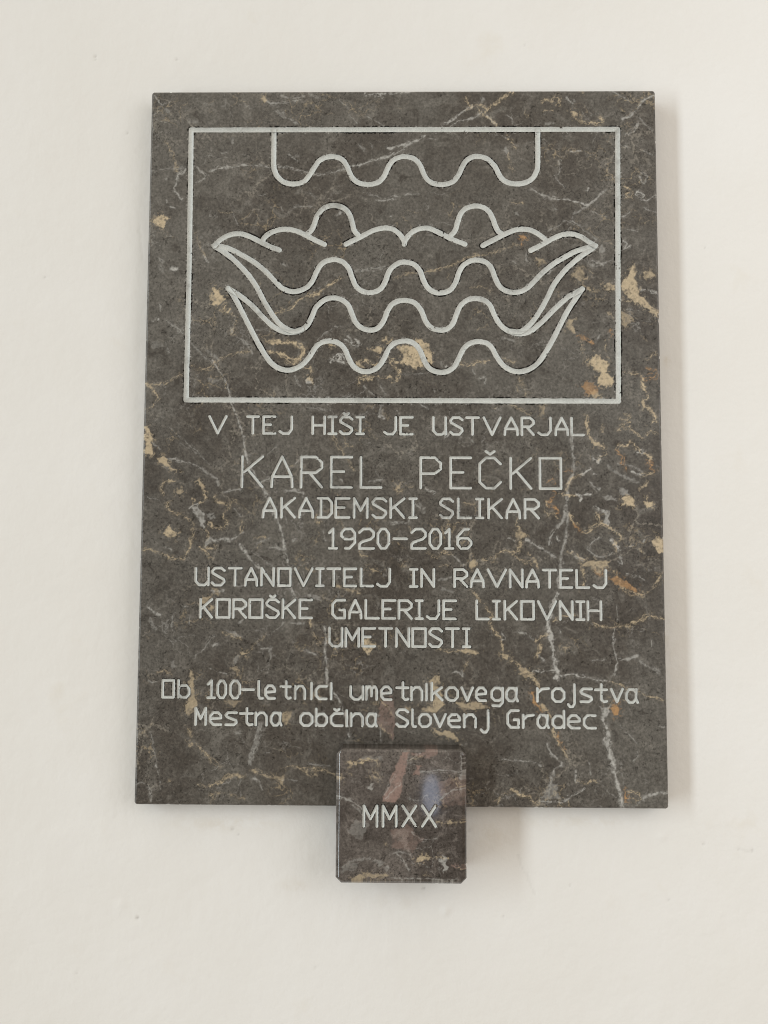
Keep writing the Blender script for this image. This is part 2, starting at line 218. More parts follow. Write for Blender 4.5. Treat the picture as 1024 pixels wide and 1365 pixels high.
  ("o",1.4,0.75,[[204.6,537.9],[211.1,536.8],[216.5,532.3],[223,529.5]]),
  ("b",0.8,0.6,[[208.9,531.2],[209.9,524.6],[210.9,516.8]]),
  ("b",0.7,0.5,[[237.2,531.3],[237.4,518]]),
  ("b",0.8,0.5,[[215.2,513.5],[218.4,509.1]]),
  ("o",0.8,0.6,[[239.4,533.5],[244.8,536.8],[243.9,544.6]]),
  ("b",0.7,0.5,[[242,566.8],[245.2,560.1]]),
  ("w",1.4,0.35,[[230.7,537.9],[228.5,533.5]]),
  ("b",0.8,0.5,[[109.7,509],[121.6,509],[132.5,506.8]]),
  ("b",0.6,0.4,[[135.7,489.1],[138.8,480.3],[145.3,467.1]]),
  ("b",0.8,0.4,[[132.3,480.3],[134.4,471.5]]),
  ("b",1,0.5,[[125.7,456.1],[138.6,451.7],[149.4,445.1]]),
  ("b",0.8,0.5,[[106.1,451.6],[112.6,453.8]]),
  ("w",1.8,0.3,[[117.4,534.5],[130.5,532.3]]),
  ("b",0.9,0.4,[[179,593.6],[183.3,584.7]]),
  ("w",0.9,0.5,[[170.5,611.5],[183.7,620.5]]),
  ("w",0.5,0.3,[[212.3,634],[223.1,620.5],[240.7,625]]),
  ("w",0.6,0.45,[[222.1,628.4],[231.9,623.9],[245.1,627.3]]),
  ("w",0.6,0.45,[[223.1,620.5],[229.7,625],[236.2,621.6]]),
  ("o",1,0.7,[[140.1,649.8],[140,645.3]]),
  ("b",1,0.7,[[261.8,717.7],[267.2,713.2]]),
  ("b",1.1,0.75,[[262.8,707.5],[264.9,703.6],[270.8,703.6],[270,708.6],[263.9,708.6]]),
  ("w",1,0.8,[[274.8,706.3],[277.1,710.9],[284.1,706.3],[281.4,703.6],[274.8,706.3]]),
  ("w",0.8,0.6,[[258.3,706.3],[263.8,704.5]]),
  ("b",0.8,0.65,[[202.2,802.6],[209.9,796.8],[218.7,794.5],[234.2,792.9],[237.6,797.9],[234.3,802.1]]),
  ("b",1.1,0.6,[[165.7,820],[172,823.5],[176.4,820],[179.1,825.8],[184.7,827.6],[187.5,822.3],[183.9,816.1]]),
  ("w",1.2,0.5,[[194.7,825.7],[199.1,821.1],[203.5,818.8]]),
  ("b",0.9,0.5,[[167.8,807.3],[176.7,809.6]]),
  ("b",0.8,0.4,[[145.6,809.7],[147.8,800.5]]),
  ("w",2,0.3,[[169.9,794.6],[178.8,793.5]]),
  ("w",0.9,0.4,[[123.4,805.1],[130,799.4]]),
  ("b",1.3,0.65,[[101.2,812.1],[114.6,823.2],[132.4,832.4]]),
  ("w",1.1,0.55,[[101.1,802.9],[111.1,793.2]]),
  ("w",1.3,0.55,[[297.9,828.9],[284.5,819.7],[278.8,811.6],[270.9,803.6],[260.9,799]]),
  ("w",1.5,0.45,[[279.6,794.4],[272.8,784],[265,780.6]]),
  ("w",0.8,0.35,[[278.6,802.4],[289.5,790.9],[300.4,781.7]]),
  ("w",0.6,0.4,[[243.7,834.8],[261.3,826.7],[270.1,820.9]]),
  ("w",1.3,0.5,[[151.5,714.5],[164.7,706.5],[177.9,702.4]]),
  ("w",1.3,0.68,[[177.9,702.4],[193.3,700.8],[208.7,697.3],[218.6,693.9]]),
  ("w",1.1,0.5,[[218.6,693.9],[228.6,701.8],[235.3,708.7],[247.5,716.6]]),
  ("w",0.9,0.35,[[200.8,683.7],[210.8,688.2],[219.7,693.9]]),
  ("w",0.8,0.33,[[170.9,663.4],[184.2,669],[195.2,675.8],[214.9,663.3],[227.9,652]]),
  ("w",0.6,0.3,[[177.9,696.2],[182.2,687.1]]),
  ("w",1.2,0.55,[[299,706.3],[287.9,699.5],[280.2,701.8]]),
  ("w",1,0.4,[[283.4,691.6],[294.3,687],[298.6,685.9]]),
  ("w",1,0.4,[[263.1,663.3],[276.3,662.2]]),
  ("w",0.8,0.6,[[258.6,652],[262.9,647.5],[260.6,641.9],[268.3,645.2]]),
  ("w",0.7,0.5,[[259,679.1],[267.9,685.9]]),
  ("b",1.3,0.6,[[124.3,777.5],[129.8,770.6],[134.2,763.7]]),
  ("b",0.8,0.5,[[125.3,759.1],[127,747.6],[131.4,733.9]]),
  ("b",0.8,0.5,[[126.1,698.6],[141.5,696.3]]),
  ("b",1.5,0.4,[[192.9,763.5],[205,762.4]]),
  ("w",1,0.5,[[198.4,760.1],[211.7,761.2]]),
  ("w",0.8,0.45,[[186.1,747.5],[186,738.4],[183.7,731.5]]),
  ("w",0.9,0.35,[[180.4,729.2],[191.3,715.5]]),
  ("w",0.8,0.4,[[224,686],[241.4,679.1]]),
  ("w",1,0.5,[[263.7,766.8],[267,764.5]]),
  ("w",0.8,0.4,[[281.9,733.6],[288.4,729.1],[283.9,720],[279.6,729.1]]),
  ("w",0.8,0.45,[[286.7,758.8],[295.5,755.3]]),
  ("w",0.7,0.4,[[242.8,772.6],[249.3,768]]),
  ("b",0.8,0.35,[[100.4,636.3],[115.8,639.7],[129,645.3],[136.7,646.4]]),
  ("b",0.8,0.4,[[203.3,616],[212.1,619.4],[223,613.8]]),
  ("w",0.9,0.4,[[130,626.2],[132.8,622.8]]),
  ("w",1,0.3,[[145.5,638.5],[145.4,627.3]]),
  ("w",1.1,0.5,[[-100,730.4],[-78.9,735.4],[-66.7,738.8]]),
  ("w",1.3,0.62,[[-60.1,742.3],[-47.8,744.1],[-37.9,748],[-19,753.7],[-7.9,759.4]]),
  ("w",1,0.5,[[-23.4,752.5],[-5.7,758.2],[5.4,767.4]]),
  ("w",1.8,0.62,[[-16.8,762.9],[3.2,768.6],[18.8,773.6],[26.5,780]]),
  ("w",2,0.6,[[48.8,792.6],[61.1,799.5],[72.2,808.7],[83.4,815]]),
  ("b",1.2,0.65,[[74.4,809.9],[87.8,816.8],[95.6,815.6],[100,808.7]]),
  ("b",1.3,0.65,[[100,808.7],[103.4,814.4],[115.5,822.5]]),
  ("b",1.1,0.6,[[87.8,815.6],[93.3,806.4],[103.3,800.6],[112.2,791.8]]),
  ("b",0.8,0.6,[[76.7,828.4],[75.6,821.5],[77.8,819.1],[81.1,815]]),
  ("w",1.2,0.5,[[58.8,791.5],[67.7,797.2],[81.1,799.5],[93.3,806.4]]),
  ("w",2.6,0.35,[[93.4,824.9],[95.6,821.4]]),
  ("w",1,0.55,[[-39.4,829.9],[-28.3,829.9],[-23.8,825.2]]),
  ("w",1,0.55,[[-28.3,830.6],[-5.9,832.1],[12,833.7]]),
  ("w",1.2,0.7,[[-45,832.3],[-43.9,828.8]]),
  ("w",1,0.4,[[-62.8,804.5],[-53.7,794.1]]),
  ("w",0.8,0.3,[[-41.5,803.3],[-23.6,791.7]]),
  ("w",2,0.3,[[-50.2,767.5],[-45.7,762.9]]),
  ("w",1,0.25,[[-75.2,824.2],[-63.9,812.6]]),
  ("w",2.6,0.3,[[-111.1,831.3],[-102.1,826.6]]),
  ("w",1.4,0.3,[[-36.9,768.6],[-34.6,764]]),
  ("w",0.8,0.45,[[-31,700.4],[-23.2,699.9],[-7.7,701]]),
  ("w",0.7,0.4,[[3.4,706.7],[21.1,707.8]]),
  ("w",1.4,0.5,[[-8.8,705.6],[-4.4,704.9]]),
  ("w",1.2,0.6,[[-14.3,680.5],[-11.6,680.5]]),
  ("w",0.9,0.35,[[25.4,775.4],[38.8,775.4]]),
  ("w",1,0.5,[[-77.4,681.7],[-70.8,686.3]]),
  ("w",0.7,0.4,[[-109.8,709.1],[-103.1,702.3]]),
  ("w",0.6,0.3,[[-45.4,711.3],[-23.2,702.2],[-5.5,706.7]]),
  ("w",0.8,0.4,[[-55.9,614.9],[-38.2,617.2],[-20.6,619.4]]),
  ("b",0.9,0.5,[[25.6,613.8],[43.2,617.2],[58.6,621.7],[65.2,626.2]]),
  ("b",0.9,0.45,[[65.2,626.2],[78.4,630.7],[96,635.2],[114.5,638.6]]),
  ("w",1.2,0.6,[[-228.3,736.8],[-215,740.3],[-201.6,741.4],[-188.2,743.7],[-170.4,743.2],[-156.9,740.6]]),
  ("w",1,0.6,[[-148,742],[-141.3,740.8],[-130.2,741.2]]),
  ("w",1,0.45,[[-130.2,739],[-114.5,734.8],[-98.9,731.6]]),
  ("w",1.2,0.25,[[-297.6,735.8],[-282,739.2],[-259.7,739.9]]),
  ("b",0.7,0.5,[[-282.8,773.8],[-274.6,758.8],[-271.5,750.7],[-268.1,738.1]]),
  ("w",0.8,0.55,[[-257.4,738.7],[-259.5,734.6],[-266.2,732.3],[-267.8,722],[-270.3,714],[-264.5,705.9],[-260.6,700.2]]),
  ("w",1.4,0.5,[[-270.8,716.2],[-269.1,711.7]]),
  ("w",1.2,0.5,[[-240.6,736.9],[-232.7,731.1],[-237,725.4]]),
  ("w",1,0.4,[[-246.3,743.8],[-237.2,734.6],[-230.4,729.9]]),
  ("w",0.8,0.4,[[-243.6,721.9],[-232.6,727.7]]),
  ("w",0.8,0.4,[[-296.5,829.5],[-287.2,819]]),
  ("w",2.4,0.3,[[-282.6,813.2],[-279.1,808.6]]),
  ("w",1,0.5,[[-162.6,823.3],[-155.8,819.4],[-137.9,820.9],[-120,824.8]]),
  ("w",1.2,0.35,[[-144.7,829.1],[-133.5,825.6],[-117.8,829]]),
  ("w",2.2,0.35,[[-151.2,810.5],[-141,802.4],[-142.2,808.2]]),
  ("w",1.4,0.4,[[-135.4,801.2],[-126.4,794.7]]),
  ("w",2.4,0.3,[[-142.1,803.5],[-137.6,801.2]]),
  ("w",1.6,0.35,[[-202.2,775.9],[-202.1,770.2]]),
  ("w",1,0.4,[[-215.3,758.7],[-208.6,759.3]]),
  ("w",2.4,0.35,[[-132.6,752.7],[-123.7,753.9]]),
  ("w",1.4,0.4,[[-134.8,756.2],[-124.7,748.1]]),
  ("w",1.6,0.4,[[-278.9,701.4],[-279.3,697.9]]),
  ("w",0.8,0.5,[[-274.3,693.4],[-268.7,692.2]]),
  ("w",1.2,0.4,[[-279.5,727.7],[-279.6,730]]),
  ("w",0.8,0.25,[[-226.3,688.7],[-227.3,681.9],[-221.6,679.6],[-221.8,687.6]]),
  ("w",0.8,0.4,[[-127.4,693.2],[-116.3,692],[-107.4,693.2]]),
  ("w",0.8,0.4,[[-169.8,705.8],[-160.9,706.9]]),
  ("w",0.8,0.35,[[-145.2,695.5],[-140.7,688.6]]),
  ("b",0.7,0.35,[[-243.5,661.4],[-238.8,645.5],[-231.8,631.9]]),
  ("w",1,0.35,[[-277.9,656.9],[-271.2,655.8]]),
  ("w",1.8,0.6,[[-270.4,618.4],[-265.9,616.8]]),
  ("b",0.7,0.4,[[-216.2,686.5],[-200.6,685.3]]),
  ("w",1,0.4,[[-142,624],[-132,619.5]]),
  ("w",2.8,0.2,[[-254.1,796.9],[-245.1,795.7]]),
  ("w",0.6,0.35,[[-200.6,686.4],[-193.7,670.5]]),
  ("b",1.6,0.75,[[-207.5,573.3],[-208.5,568.8],[-203,566.6],[-201.3,570]]),
  ("b",0.8,0.45,[[-199.6,564.4],[-194.1,559.9],[-196.5,546.5],[-200.3,539.7],[-195.5,538.6]]),
  ("w",1.4,0.4,[[-195.2,562.1],[-197.2,550.9],[-199.3,542]]),
  ("w",1.6,0.35,[[-193.6,535.3],[-184.8,530.8],[-178.1,524.2],[-174.7,517.5]]),
  ("b",2,0.75,[[-159.5,532],[-154,529.7],[-145.2,530.4],[-134.2,530.9]]),
  ("b",2.6,0.75,[[-134.2,531.3],[-123.2,527.6],[-114.4,523.1]]),
  ("b",3.2,0.8,[[-115.5,523.1],[-115.4,516.4],[-121.9,509.8]]),
  ("b",2.6,0.75,[[-121.9,509.8],[-127.3,504.2]]),
  ("b",2.2,0.72,[[-156,517.5],[-145,517.1],[-134,512],[-123,508.6]]),
  ("b",1.6,0.65,[[-134,508.6],[-127.3,504.2],[-123,505.3]]),
  ("b",0.7,0.5,[[-166.2,539.8],[-160.6,533.1]]),
  ("w",0.6,0.4,[[-169.6,544.2],[-154.2,544.3],[-147.5,539.8]]),
  ("b",0.8,0.7,[[-111.9,500.2],[-106.5,498.7],[-105.3,494.3],[-107,489.8]]),
  ("w",1,0.5,[[-123.9,490.9],[-121.6,482.1],[-118.3,477.6]]),
  ("b",1,0.65,[[-147.9,563.9],[-139.1,566.6],[-128.1,572.2],[-120.5,580.1]]),
  ("b",1.3,0.7,[[-120.5,580.1],[-108.5,586.4],[-96.6,589.1]]),
  ("b",1,0.7,[[-110.7,582.8],[-99.7,587.9]]),
  ("b",1.2,0.7,[[-99.7,587.9],[-92,592.4],[-86.6,598.1]]),
  ("b",0.9,0.7,[[-86.6,598.1],[-77.8,603],[-70.8,607.5]]),
  ("w",0.8,0.35,[[-58,613.4],[-38.2,616.1],[-17.3,619.4]]),
  ("b",0.7,0.4,[[-11.8,605.3],[-0.8,609.3],[10.2,612.7]]),
  ("b",0.8,0.45,[[10.2,612.7],[30,614.3],[43.2,616.5],[52,620.1],[64.1,623.9]]),
  ("b",0.5,0.3,[[80.5,593.6],[91.5,597],[106.8,589.1]]),
  ("b",1,0.3,[[54.2,611.6],[56.4,600.3]]),
  ("b",0.9,0.65,[[68.3,505.6],[74.8,504],[83.5,504.5],[87.9,507.2],[100.9,507.6]]),
  ("w",0.5,0.35,[[-4.8,491.1],[12.7,492.2],[30.1,493.4]]),
  ("w",0.8,0.85,[[-83.5,505.4],[-81,510.9],[-74.9,515.4],[-69.4,514.7],[-66.7,510.5]]),
  ("w",0.8,0.85,[[-77,511.4],[-73.7,507.6],[-67.1,506.1]]),
  ("w",0.8,0.85,[[-74.9,515.4],[-71.5,510.9],[-75.9,508.7],[-83.6,510.5]]),
  ("w",0.8,0.7,[[-66.2,532.1],[-57.4,528.7],[-50.4,529.9],[-49.1,526.5],[-55.2,524.7],[-60.7,527.6]]),
  ("w",0.8,0.7,[[-63,537.6],[-58.6,532.1],[-59.6,526.5]]),
  ("w",0.8,0.7,[[-54.2,533.2],[-50.9,528.7]]),
  ("b",0.9,0.75,[[-50.1,480.4],[-50.2,486.6],[-45.2,489.3],[-35.3,487.7]]),
  ("b",0.9,0.75,[[-47.3,485.5],[-37.5,486.6],[-34.2,488.8],[-28.8,489.3],[-20,487.7]]),
  ("b",0.9,0.75,[[-20,487.7],[-13.5,488.9],[-9.1,486.7]]),
  ("b",0.9,0.75,[[-13.5,484],[-8.7,483.1],[-4.3,485.6],[-4.8,490],[-8,486.7]]),
  ("b",0.9,0.75,[[-4.8,488.9],[-5.2,493.3],[-3.1,495.5],[-7,499.9],[-11.4,505.5],[-14.7,509.9]]),
  ("b",0.9,0.75,[[-13.6,508.8],[-7,506.6],[-0.5,505.5]]),
  ("b",0.9,0.75,[[-46.4,506.5],[-40.9,508.8],[-35.4,504.3],[-31,502.1],[-25.6,505.4]]),
  ("b",0.9,0.75,[[-22.4,532.1],[-15.9,529.9],[-11.5,534.3]]),
  ("b",0.9,0.75,[[-19.2,535.4],[-16.9,528.8]]),
  ("w",0.7,0.35,[[-99.1,533.1],[-90.4,539.8],[-81.7,544.3]]),
  ("w",0.8,0.35,[[-83.9,548.8],[-70.8,549.2]]),
  ("w",1.2,0.4,[[-44,477.8],[-35.2,470.1],[-30.8,465.6]]),
  ("w",1.2,0.35,[[-24.4,477.8],[-17.8,469]]),
  ("w",1,0.7,[[-26.4,443],[-22,440.8],[-19.8,439.9]]),
  ("w",1.3,0.5,[[21.4,455.8],[30.1,451.9]]),
  ("w",1.8,0.6,[[50.4,501.8],[51.5,502.2]]),
  ("w",1,0.4,[[37.7,473.5],[38.8,471.3]]),
  ("w",0.6,0.45,[[82.4,497.9],[84.6,491.2]]),
  ("w",0.6,0.45,[[91.1,486.8],[97.6,489],[96.5,480.2]]),
  ("w",0.7,0.5,[[107.2,449.4],[110.5,452.7],[113.5,450.5]]),
  ("w",1.4,0.85,[[-39.7,411.8],[-34.9,412.7]]),
  ("w",1.1,0.4,[[81.1,415.4],[83.9,412.2]]),
  ("w",0.7,0.35,[[-109.2,452.3],[-96.1,451.2],[-83,449]]),
  ("b",0.5,0.3,[[-82.8,420.5],[-76.2,409.5]]),
  ("w",0.9,0.3,[[-6.8,451.4],[-2.5,444.8]]),
  ("b",0.8,0.55,[[-298,479.5],[-280.5,480.7],[-269.6,485.1],[-256.5,491.1]]),
  ("b",0.9,0.6,[[-295.8,479.5],[-289.1,472.9],[-284.5,465.8],[-286.5,458.5],[-297.3,448.6]]),
  ("b",0.8,0.5,[[-245.7,499.2],[-234.7,498.5],[-225.9,497.4]]),
  ("b",1.2,0.45,[[-225.9,497.4],[-219.5,503.6],[-206.4,513]]),
  ("b",0.8,0.5,[[-206.4,513],[-191.1,517],[-178,520.1]]),
  ("w",1,0.3,[[-248.6,530.8],[-232.9,515.2],[-222.8,507.4]]),
  ("w",1.2,0.35,[[-275.6,555.8],[-266.6,549.1],[-256.5,540.8]]),
  ("w",1.4,0.35,[[-276.1,528.5],[-272.5,517.4]]),
  ("w",1.8,0.85,[[-269.9,618.4],[-265.5,617.5]]),
  ("w",1.1,0.7,[[-291,554.9],[-288.8,555.8]]),
  ("w",1.1,0.7,[[-286.7,556.5],[-284.9,557.1]]),
  ("w",1,0.35,[[-284.9,575.5],[-283.6,566.6]]),
  ("w",1.8,0.3,[[-228.6,519.6],[-213,509.6]]),
  ("w",2.4,0.2,[[-285.9,620.6],[-281.4,613.8]]),
  ("w",2.2,0.45,[[-271.4,392.6],[-260.9,390.4],[-247.4,388.1]]),
  ("w",1.3,0.4,[[-247.4,388.1],[-236.8,384],[-223.6,375.3],[-212.6,369.4]]),
  ("w",0.7,0.3,[[-269.4,428.8],[-246.1,409.1],[-221.6,385.1]]),
  ("w",0.6,0.25,[[-257,411.3],[-230.5,393.8]]),
  ("b",0.8,0.6,[[-274.2,349],[-277.6,356.6],[-276.6,362],[-272.4,366.4],[-260,367.5]]),
  ("b",1.4,0.4,[[-273.5,366.4],[-260,367.1]]),
  ("b",0.9,0.65,[[-226.5,355.6],[-224.8,349.1],[-227.3,343.7],[-233.8,340.4]]),
  ("w",1.2,0.55,[[-233.8,340.4],[-240.2,337.1],[-244.9,334.5]]),
  ("b",1.2,0.6,[[-240.4,345.8],[-239.8,338.2]]),
  ("b",0.9,0.6,[[-265.3,343.5],[-270.3,340.3],[-267.9,333.1],[-259.6,328.4],[-250.9,328]]),
  ("b",0.9,0.55,[[-250.9,327.3],[-246.9,324.1],[-241.5,317.2],[-239.6,306.8],[-242.6,296]]),
  ("b",0.9,0.6,[[-240.5,298.2],[-243.5,287.4],[-248.2,282.6],[-249.4,277]]),
  ("b",1,0.65,[[-249.4,277],[-263.8,277],[-270.4,280.4],[-280.2,284]]),
  ("b",0.8,0.6,[[-280.2,284],[-286.8,286.8],[-296.6,287.2]]),
  ("w",1.4,0.4,[[-270.6,290.5],[-264.1,287.3]]),
  ("b",0.8,0.6,[[-214.4,349.2],[-213.2,343.3],[-207.7,341.6]]),
  ("b",1.6,0.6,[[-209.9,342.4],[-203.4,341.6]]),
  ("b",0.9,0.6,[[-201.2,340.5],[-189.3,343.8]]),
  ("b",0.8,0.6,[[-198,341.6],[-200,332.9],[-204.2,328.6],[-201.2,316.7]]),
  ("b",1,0.65,[[-201.2,316],[-207.2,311.3],[-215.9,313],[-222.5,317.7]]),
  ("w",1.2,0.45,[[-193.5,335.1],[-185.8,326.5]]),
  ("b",0.9,0.65,[[-184.6,322.2],[-183.4,313.5],[-183.3,307]]),
  ("w",1.6,0.5,[[-181.1,307],[-197.2,298.4]]),
  ("w",2.6,0.6,[[-197.2,297.9],[-217.8,298.7]]),
  ("b",1.2,0.6,[[-228.9,312.3],[-222.3,306.9],[-223.2,300.4]]),
  ("b",1,0.65,[[-231.7,290],[-224,285.3],[-219.6,278.9]]),
  ("b",1.8,0.5,[[-219.6,279.9],[-214.7,275.7]]),
  ("b",0.8,0.6,[[-225.2,290.7],[-213.3,289.2],[-215.1,295]]),
  ("w",1.4,0.4,[[-165.8,294.2],[-150.8,300.7]]),
  ("b",0.7,0.45,[[-168.1,300.6],[-155.1,301.8]]),
  ("b",0.7,0.45,[[-159.4,296.4],[-163.5,287.7]]),
  ("w",1.4,0.5,[[-149.5,289.9],[-135.5,287.8]]),
  ("w",2,0.4,[[-123.8,298.7],[-120.5,300.8]]),
  ("w",1,0.4,[[-292.6,346.7],[-280.6,345.7]]),
  ("w",1,0.45,[[-205.8,353.5],[-195,355.7],[-184.1,358]]),
  ("w",1.6,0.4,[[-212.6,367.7],[-210.3,362.2]]),
  ("w",0.8,0.35,[[-156.5,396.2],[-143.6,407.2]]),
  ("b",0.9,0.6,[[-128,384.3],[-123.7,385.4]]),
  ("w",0.9,0.5,[[-123.7,385.4],[-118.4,393]]),
  ("w",1.3,0.45,[[-134.2,356],[-127.7,354.9],[-123.4,357.1]]),
  ("w",1,0.5,[[-123.4,357.1],[-116.8,353.8],[-112.5,352.8],[-113.5,349.5]]),
  ("w",1.4,0.3,[[-132.7,324.5],[-131.6,319.1]]),
  ("w",0.9,0.45,[[-169,362.4],[-156.1,367.8],[-151.7,370]]),
  ("w",1.4,0.5,[[-216.7,240.3],[-211.3,239.2],[-203.7,240.3]]),
  ("w",1.2,0.3,[[-193,244.7],[-178,246.9]]),
  ("w",1.2,0.5,[[-290.7,222.4],[-283,216.9],[-276.4,213.3]]),
  ("w",2.2,0.28,[[-288.2,210],[-284.8,201.5],[-280.3,196.2]]),
  ("w",2.6,0.25,[[-273,203.7],[-267.5,201.6],[-268.5,197.3]]),
  ("w",1,0.35,[[-261.3,210.2],[-262.1,199.5]]),
  ("w",1,0.4,[[-250.8,223],[-244.3,220.9]]),
  ("w",1,0.35,[[-241.9,210.3],[-240.7,201.8]]),
  ("b",1.2,0.5,[[-205,193.5],[-194.3,190.3],[-183.5,186.1]]),
  ("w",1.3,0.55,[[-214.4,178.5],[-210.2,179.4]]),
  ("w",1.8,0.35,[[-183.8,204.2],[-180.6,207.4]]),
  ("w",1.2,0.4,[[-280.8,215.4],[-276.4,212.2]]),
  ("b",0.9,0.45,[[-277,147.5],[-268.5,149.7],[-262,144.4]]),
  ("w",0.8,0.4,[[-287.5,137.9],[-278.9,137.6]]),
  ("w",0.8,0.4,[[-236.7,165.7],[-226.1,172.1],[-219.9,182.8],[-212.5,189.2]]),
  ("w",0.7,0.4,[[-219.3,152.1],[-197.8,145.9]]),
  ("w",1.4,0.32,[[-148.6,176.8],[-149.5,162],[-151.8,145.1]]),
  ("w",1,0.4,[[-159.7,175.7],[-146.9,176.8]]),
  ("b",0.7,0.35,[[-174.6,170.3],[-162,183.1],[-153.5,191.6]]),
  ("w",0.9,0.45,[[-109.4,172.8],[-95.5,167.6]]),
  ("w",1,0.4,[[-106.2,172.8],[-95.5,166.5]]),
  ("b",1.2,0.4,[[-243.6,87.8],[-237.1,81.6],[-239,71.1]]),
  ("b",1.2,0.5,[[-241.1,69],[-235.7,65.9]]),
  ("b",0.7,0.4,[[-232.6,69.1],[-217.4,56.7]]),
  ("w",1.8,0.3,[[-186,80.9],[-181.7,80.9]]),
  ("w",1.4,0.4,[[-123.7,204.5],[-110.8,204.2]]),
  ("w",1,0.35,[[-142.9,195.9],[-134.4,204.5]]),
  ("w",0.8,0.42,[[-161.9,91.5],[-163.1,73.8],[-169,58.1],[-171.3,45.6]]),
  ("w",0.8,0.42,[[-159.8,91.5],[-161.4,73.8],[-167.5,58.1],[-170.4,45.6]]),
  ("w",0.8,0.42,[[-157.2,91.6],[-159.4,73.8],[-165.7,58.1],[-169.4,45.6]]),
  ("b",0.9,0.55,[[-228.2,64.9],[-215.2,51.5],[-208.7,46.4],[-202.3,41.2]]),
  ("b",1.1,0.55,[[-215.7,21.4],[-206.2,25.2],[-197.9,30.9]]),
  ("b",1.8,0.5,[[-197.9,30.9],[-187.3,33.7],[-176.7,33.1]]),
  ("b",1.3,0.5,[[-166.2,40.5],[-151.3,33.3],[-134.3,30.3]]),
  ("w",0.9,0.4,[[-134.3,29.3],[-115.2,28]]),
  ("b",1.2,0.5,[[-130.2,43.8],[-113.2,41.9],[-96.3,39.3]]),
  ("b",1.6,0.45,[[-107.9,39.9],[-100.5,34.3],[-94.1,34.4]]),
  ("w",1,0.35,[[-299.6,21.2],[-293.3,24.5],[-285.8,21.9],[-282,14.7],[-281.1,4.3]]),
  ("b",0.9,0.5,[[-212.4,14.2],[-214.3,2.8]]),
  ("b",1,0.4,[[-229.5,21.3],[-218.9,20.4]]),
  ("w",1.3,0.5,[[-166,30.1],[-162.8,27]]),
  ("w",0.9,0.35,[[-159.7,28.1],[-155.7,17.7]]),
  ("b",0.6,0.35,[[-296.7,74.9],[-280,90.7]]),
  ("w",0.5,0.3,[[-284,81.3],[-276.9,52.1],[-269.7,16.8]]),
  ("w",0.9,0.5,[[-276.7,43.8],[-274.5,40.7]]),
  ("b",1,0.4,[[-241.1,71.1],[-237.8,64.9],[-234.7,68]]),
  ("b",0.9,0.35,[[-212.2,2.8],[-206,13.2],[-189,11.3],[-176.2,5.2]]),
  ("b",1.2,0.3,[[-243.6,87.8],[-237,77.4]]),
  ("w",1.2,0.3,[[-151.6,59.3],[-147.4,60.3]]),
  ("b",1,0.45,[[-264.7,28.3],[-260.3,25.2]]),
  ("b",1.2,0.6,[[-104.8,42.4],[-92.1,40.6],[-81.5,38],[-73,33.9]]),
  ("w",0.8,0.4,[[-104.8,47.1],[-92.1,45.2],[-79.4,44.2]]),
  ("b",0.8,0.5,[[41,175.8],[51.6,174.2],[62.3,173.8]]),
  ("b",0.9,0.55,[[-21.6,117],[-14.1,109.3],[-8.8,103]]),
  ("b",1.4,0.45,[[-23.6,89.3],[-18.3,85.2],[-13,79]]),
  ("w",0.7,0.45,[[-22.5,87.3],[-22,70.6]]),
  ("w",0.8,0.5,[[58,148.5],[64.4,149.6],[70.7,145.4],[69.7,150.7]]),
  ("b",0.7,0.5,[[71.8,151.8],[72.9,158.1],[75.4,161.2]]),
  ("b",0.7,0.45,[[-71.5,245.3],[-60.8,241.5],[-47.9,240]]),
  ("b",0.8,0.45,[[-73.7,247.4],[-59.7,242.1],[-46.8,240]]),
  ("b",0.8,0.55,[[-4.3,351],[-1.7,355.3],[2.1,355.8]]),
  ("b",0.7,0.4,[[4.3,361.8],[12.9,359.7]]),
  ("b",0.9,0.6,[[75.3,265.2],[83.9,271.6]]),
  ("b",0.8,0.55,[[92.4,277],[101,278.1],[107.5,280.3],[112.6,286.3]]),
  ("b",0.7,0.5,[[101,274.9],[107.4,277.1]]),
  ("b",0.6,0.5,[[-78.4,417.2],[-70.7,405.2],[-64.1,393.2],[-57.5,383.4],[-51.6,378]]),
  ("w",1.1,0.7,[[-39.2,411.8],[-35.3,412.7]]),
  ("w",0.9,0.6,[[9.6,401],[12.8,401.9]]),
  ("w",0.8,0.55,[[25.9,363],[30.2,357.2],[38.8,355],[37.8,352.2]]),
  ("w",0.8,0.5,[[-10.7,318.9],[-4.2,319.6],[6.6,319],[9.8,323.3]]),
  ("w",0.8,0.4,[[13,342.4],[21.6,337],[28.1,335.9]]),
  ("b",0.8,0.5,[[30.3,284.7],[41,279],[47.4,285.4],[58.2,284]]),
  ("w",1.4,0.45,[[58.2,283.3],[71,271.6]]),
  ("b",0.8,0.5,[[30.3,286.4],[32.4,282.1]]),
  ("b",0.8,0.4,[[43.1,269.3],[56,272.6]]),
  ("w",1.6,0.3,[[43.1,254.4],[56,256.6]]),
  ("w",2.2,0.25,[[47.4,243.7],[60.2,239.5]]),
  ("b",0.9,0.5,[[-94.9,329],[-98.1,322.5],[-93.7,318.2]]),
  ("w",0.9,0.4,[[-90.4,309.6],[-86,298.8]]),
  ("w",2.2,0.25,[[21.6,340.2],[25.9,331.6]]),
  ("b",0.8,0.4,[[71.2,342.6],[79.8,340.4],[86.2,344.8]]),
  ("b",0.6,0.35,[[8.7,314.3],[13,307.8]]),
  ("w",0.8,0.4,[[-36.8,366.1],[-21.7,368.3]]),
  ("b",0.9,0.5,[[-47.1,285],[-38.5,280.7]]),
  ("w",1.6,0.3,[[-106.9,236.5],[-94,233.4]]),
  ("w",1.6,0.35,[[-104.7,236.6],[-91.8,229.2]]),
  ("w",0.7,0.35,[[-72.6,372.5],[-67.1,366]]),
]
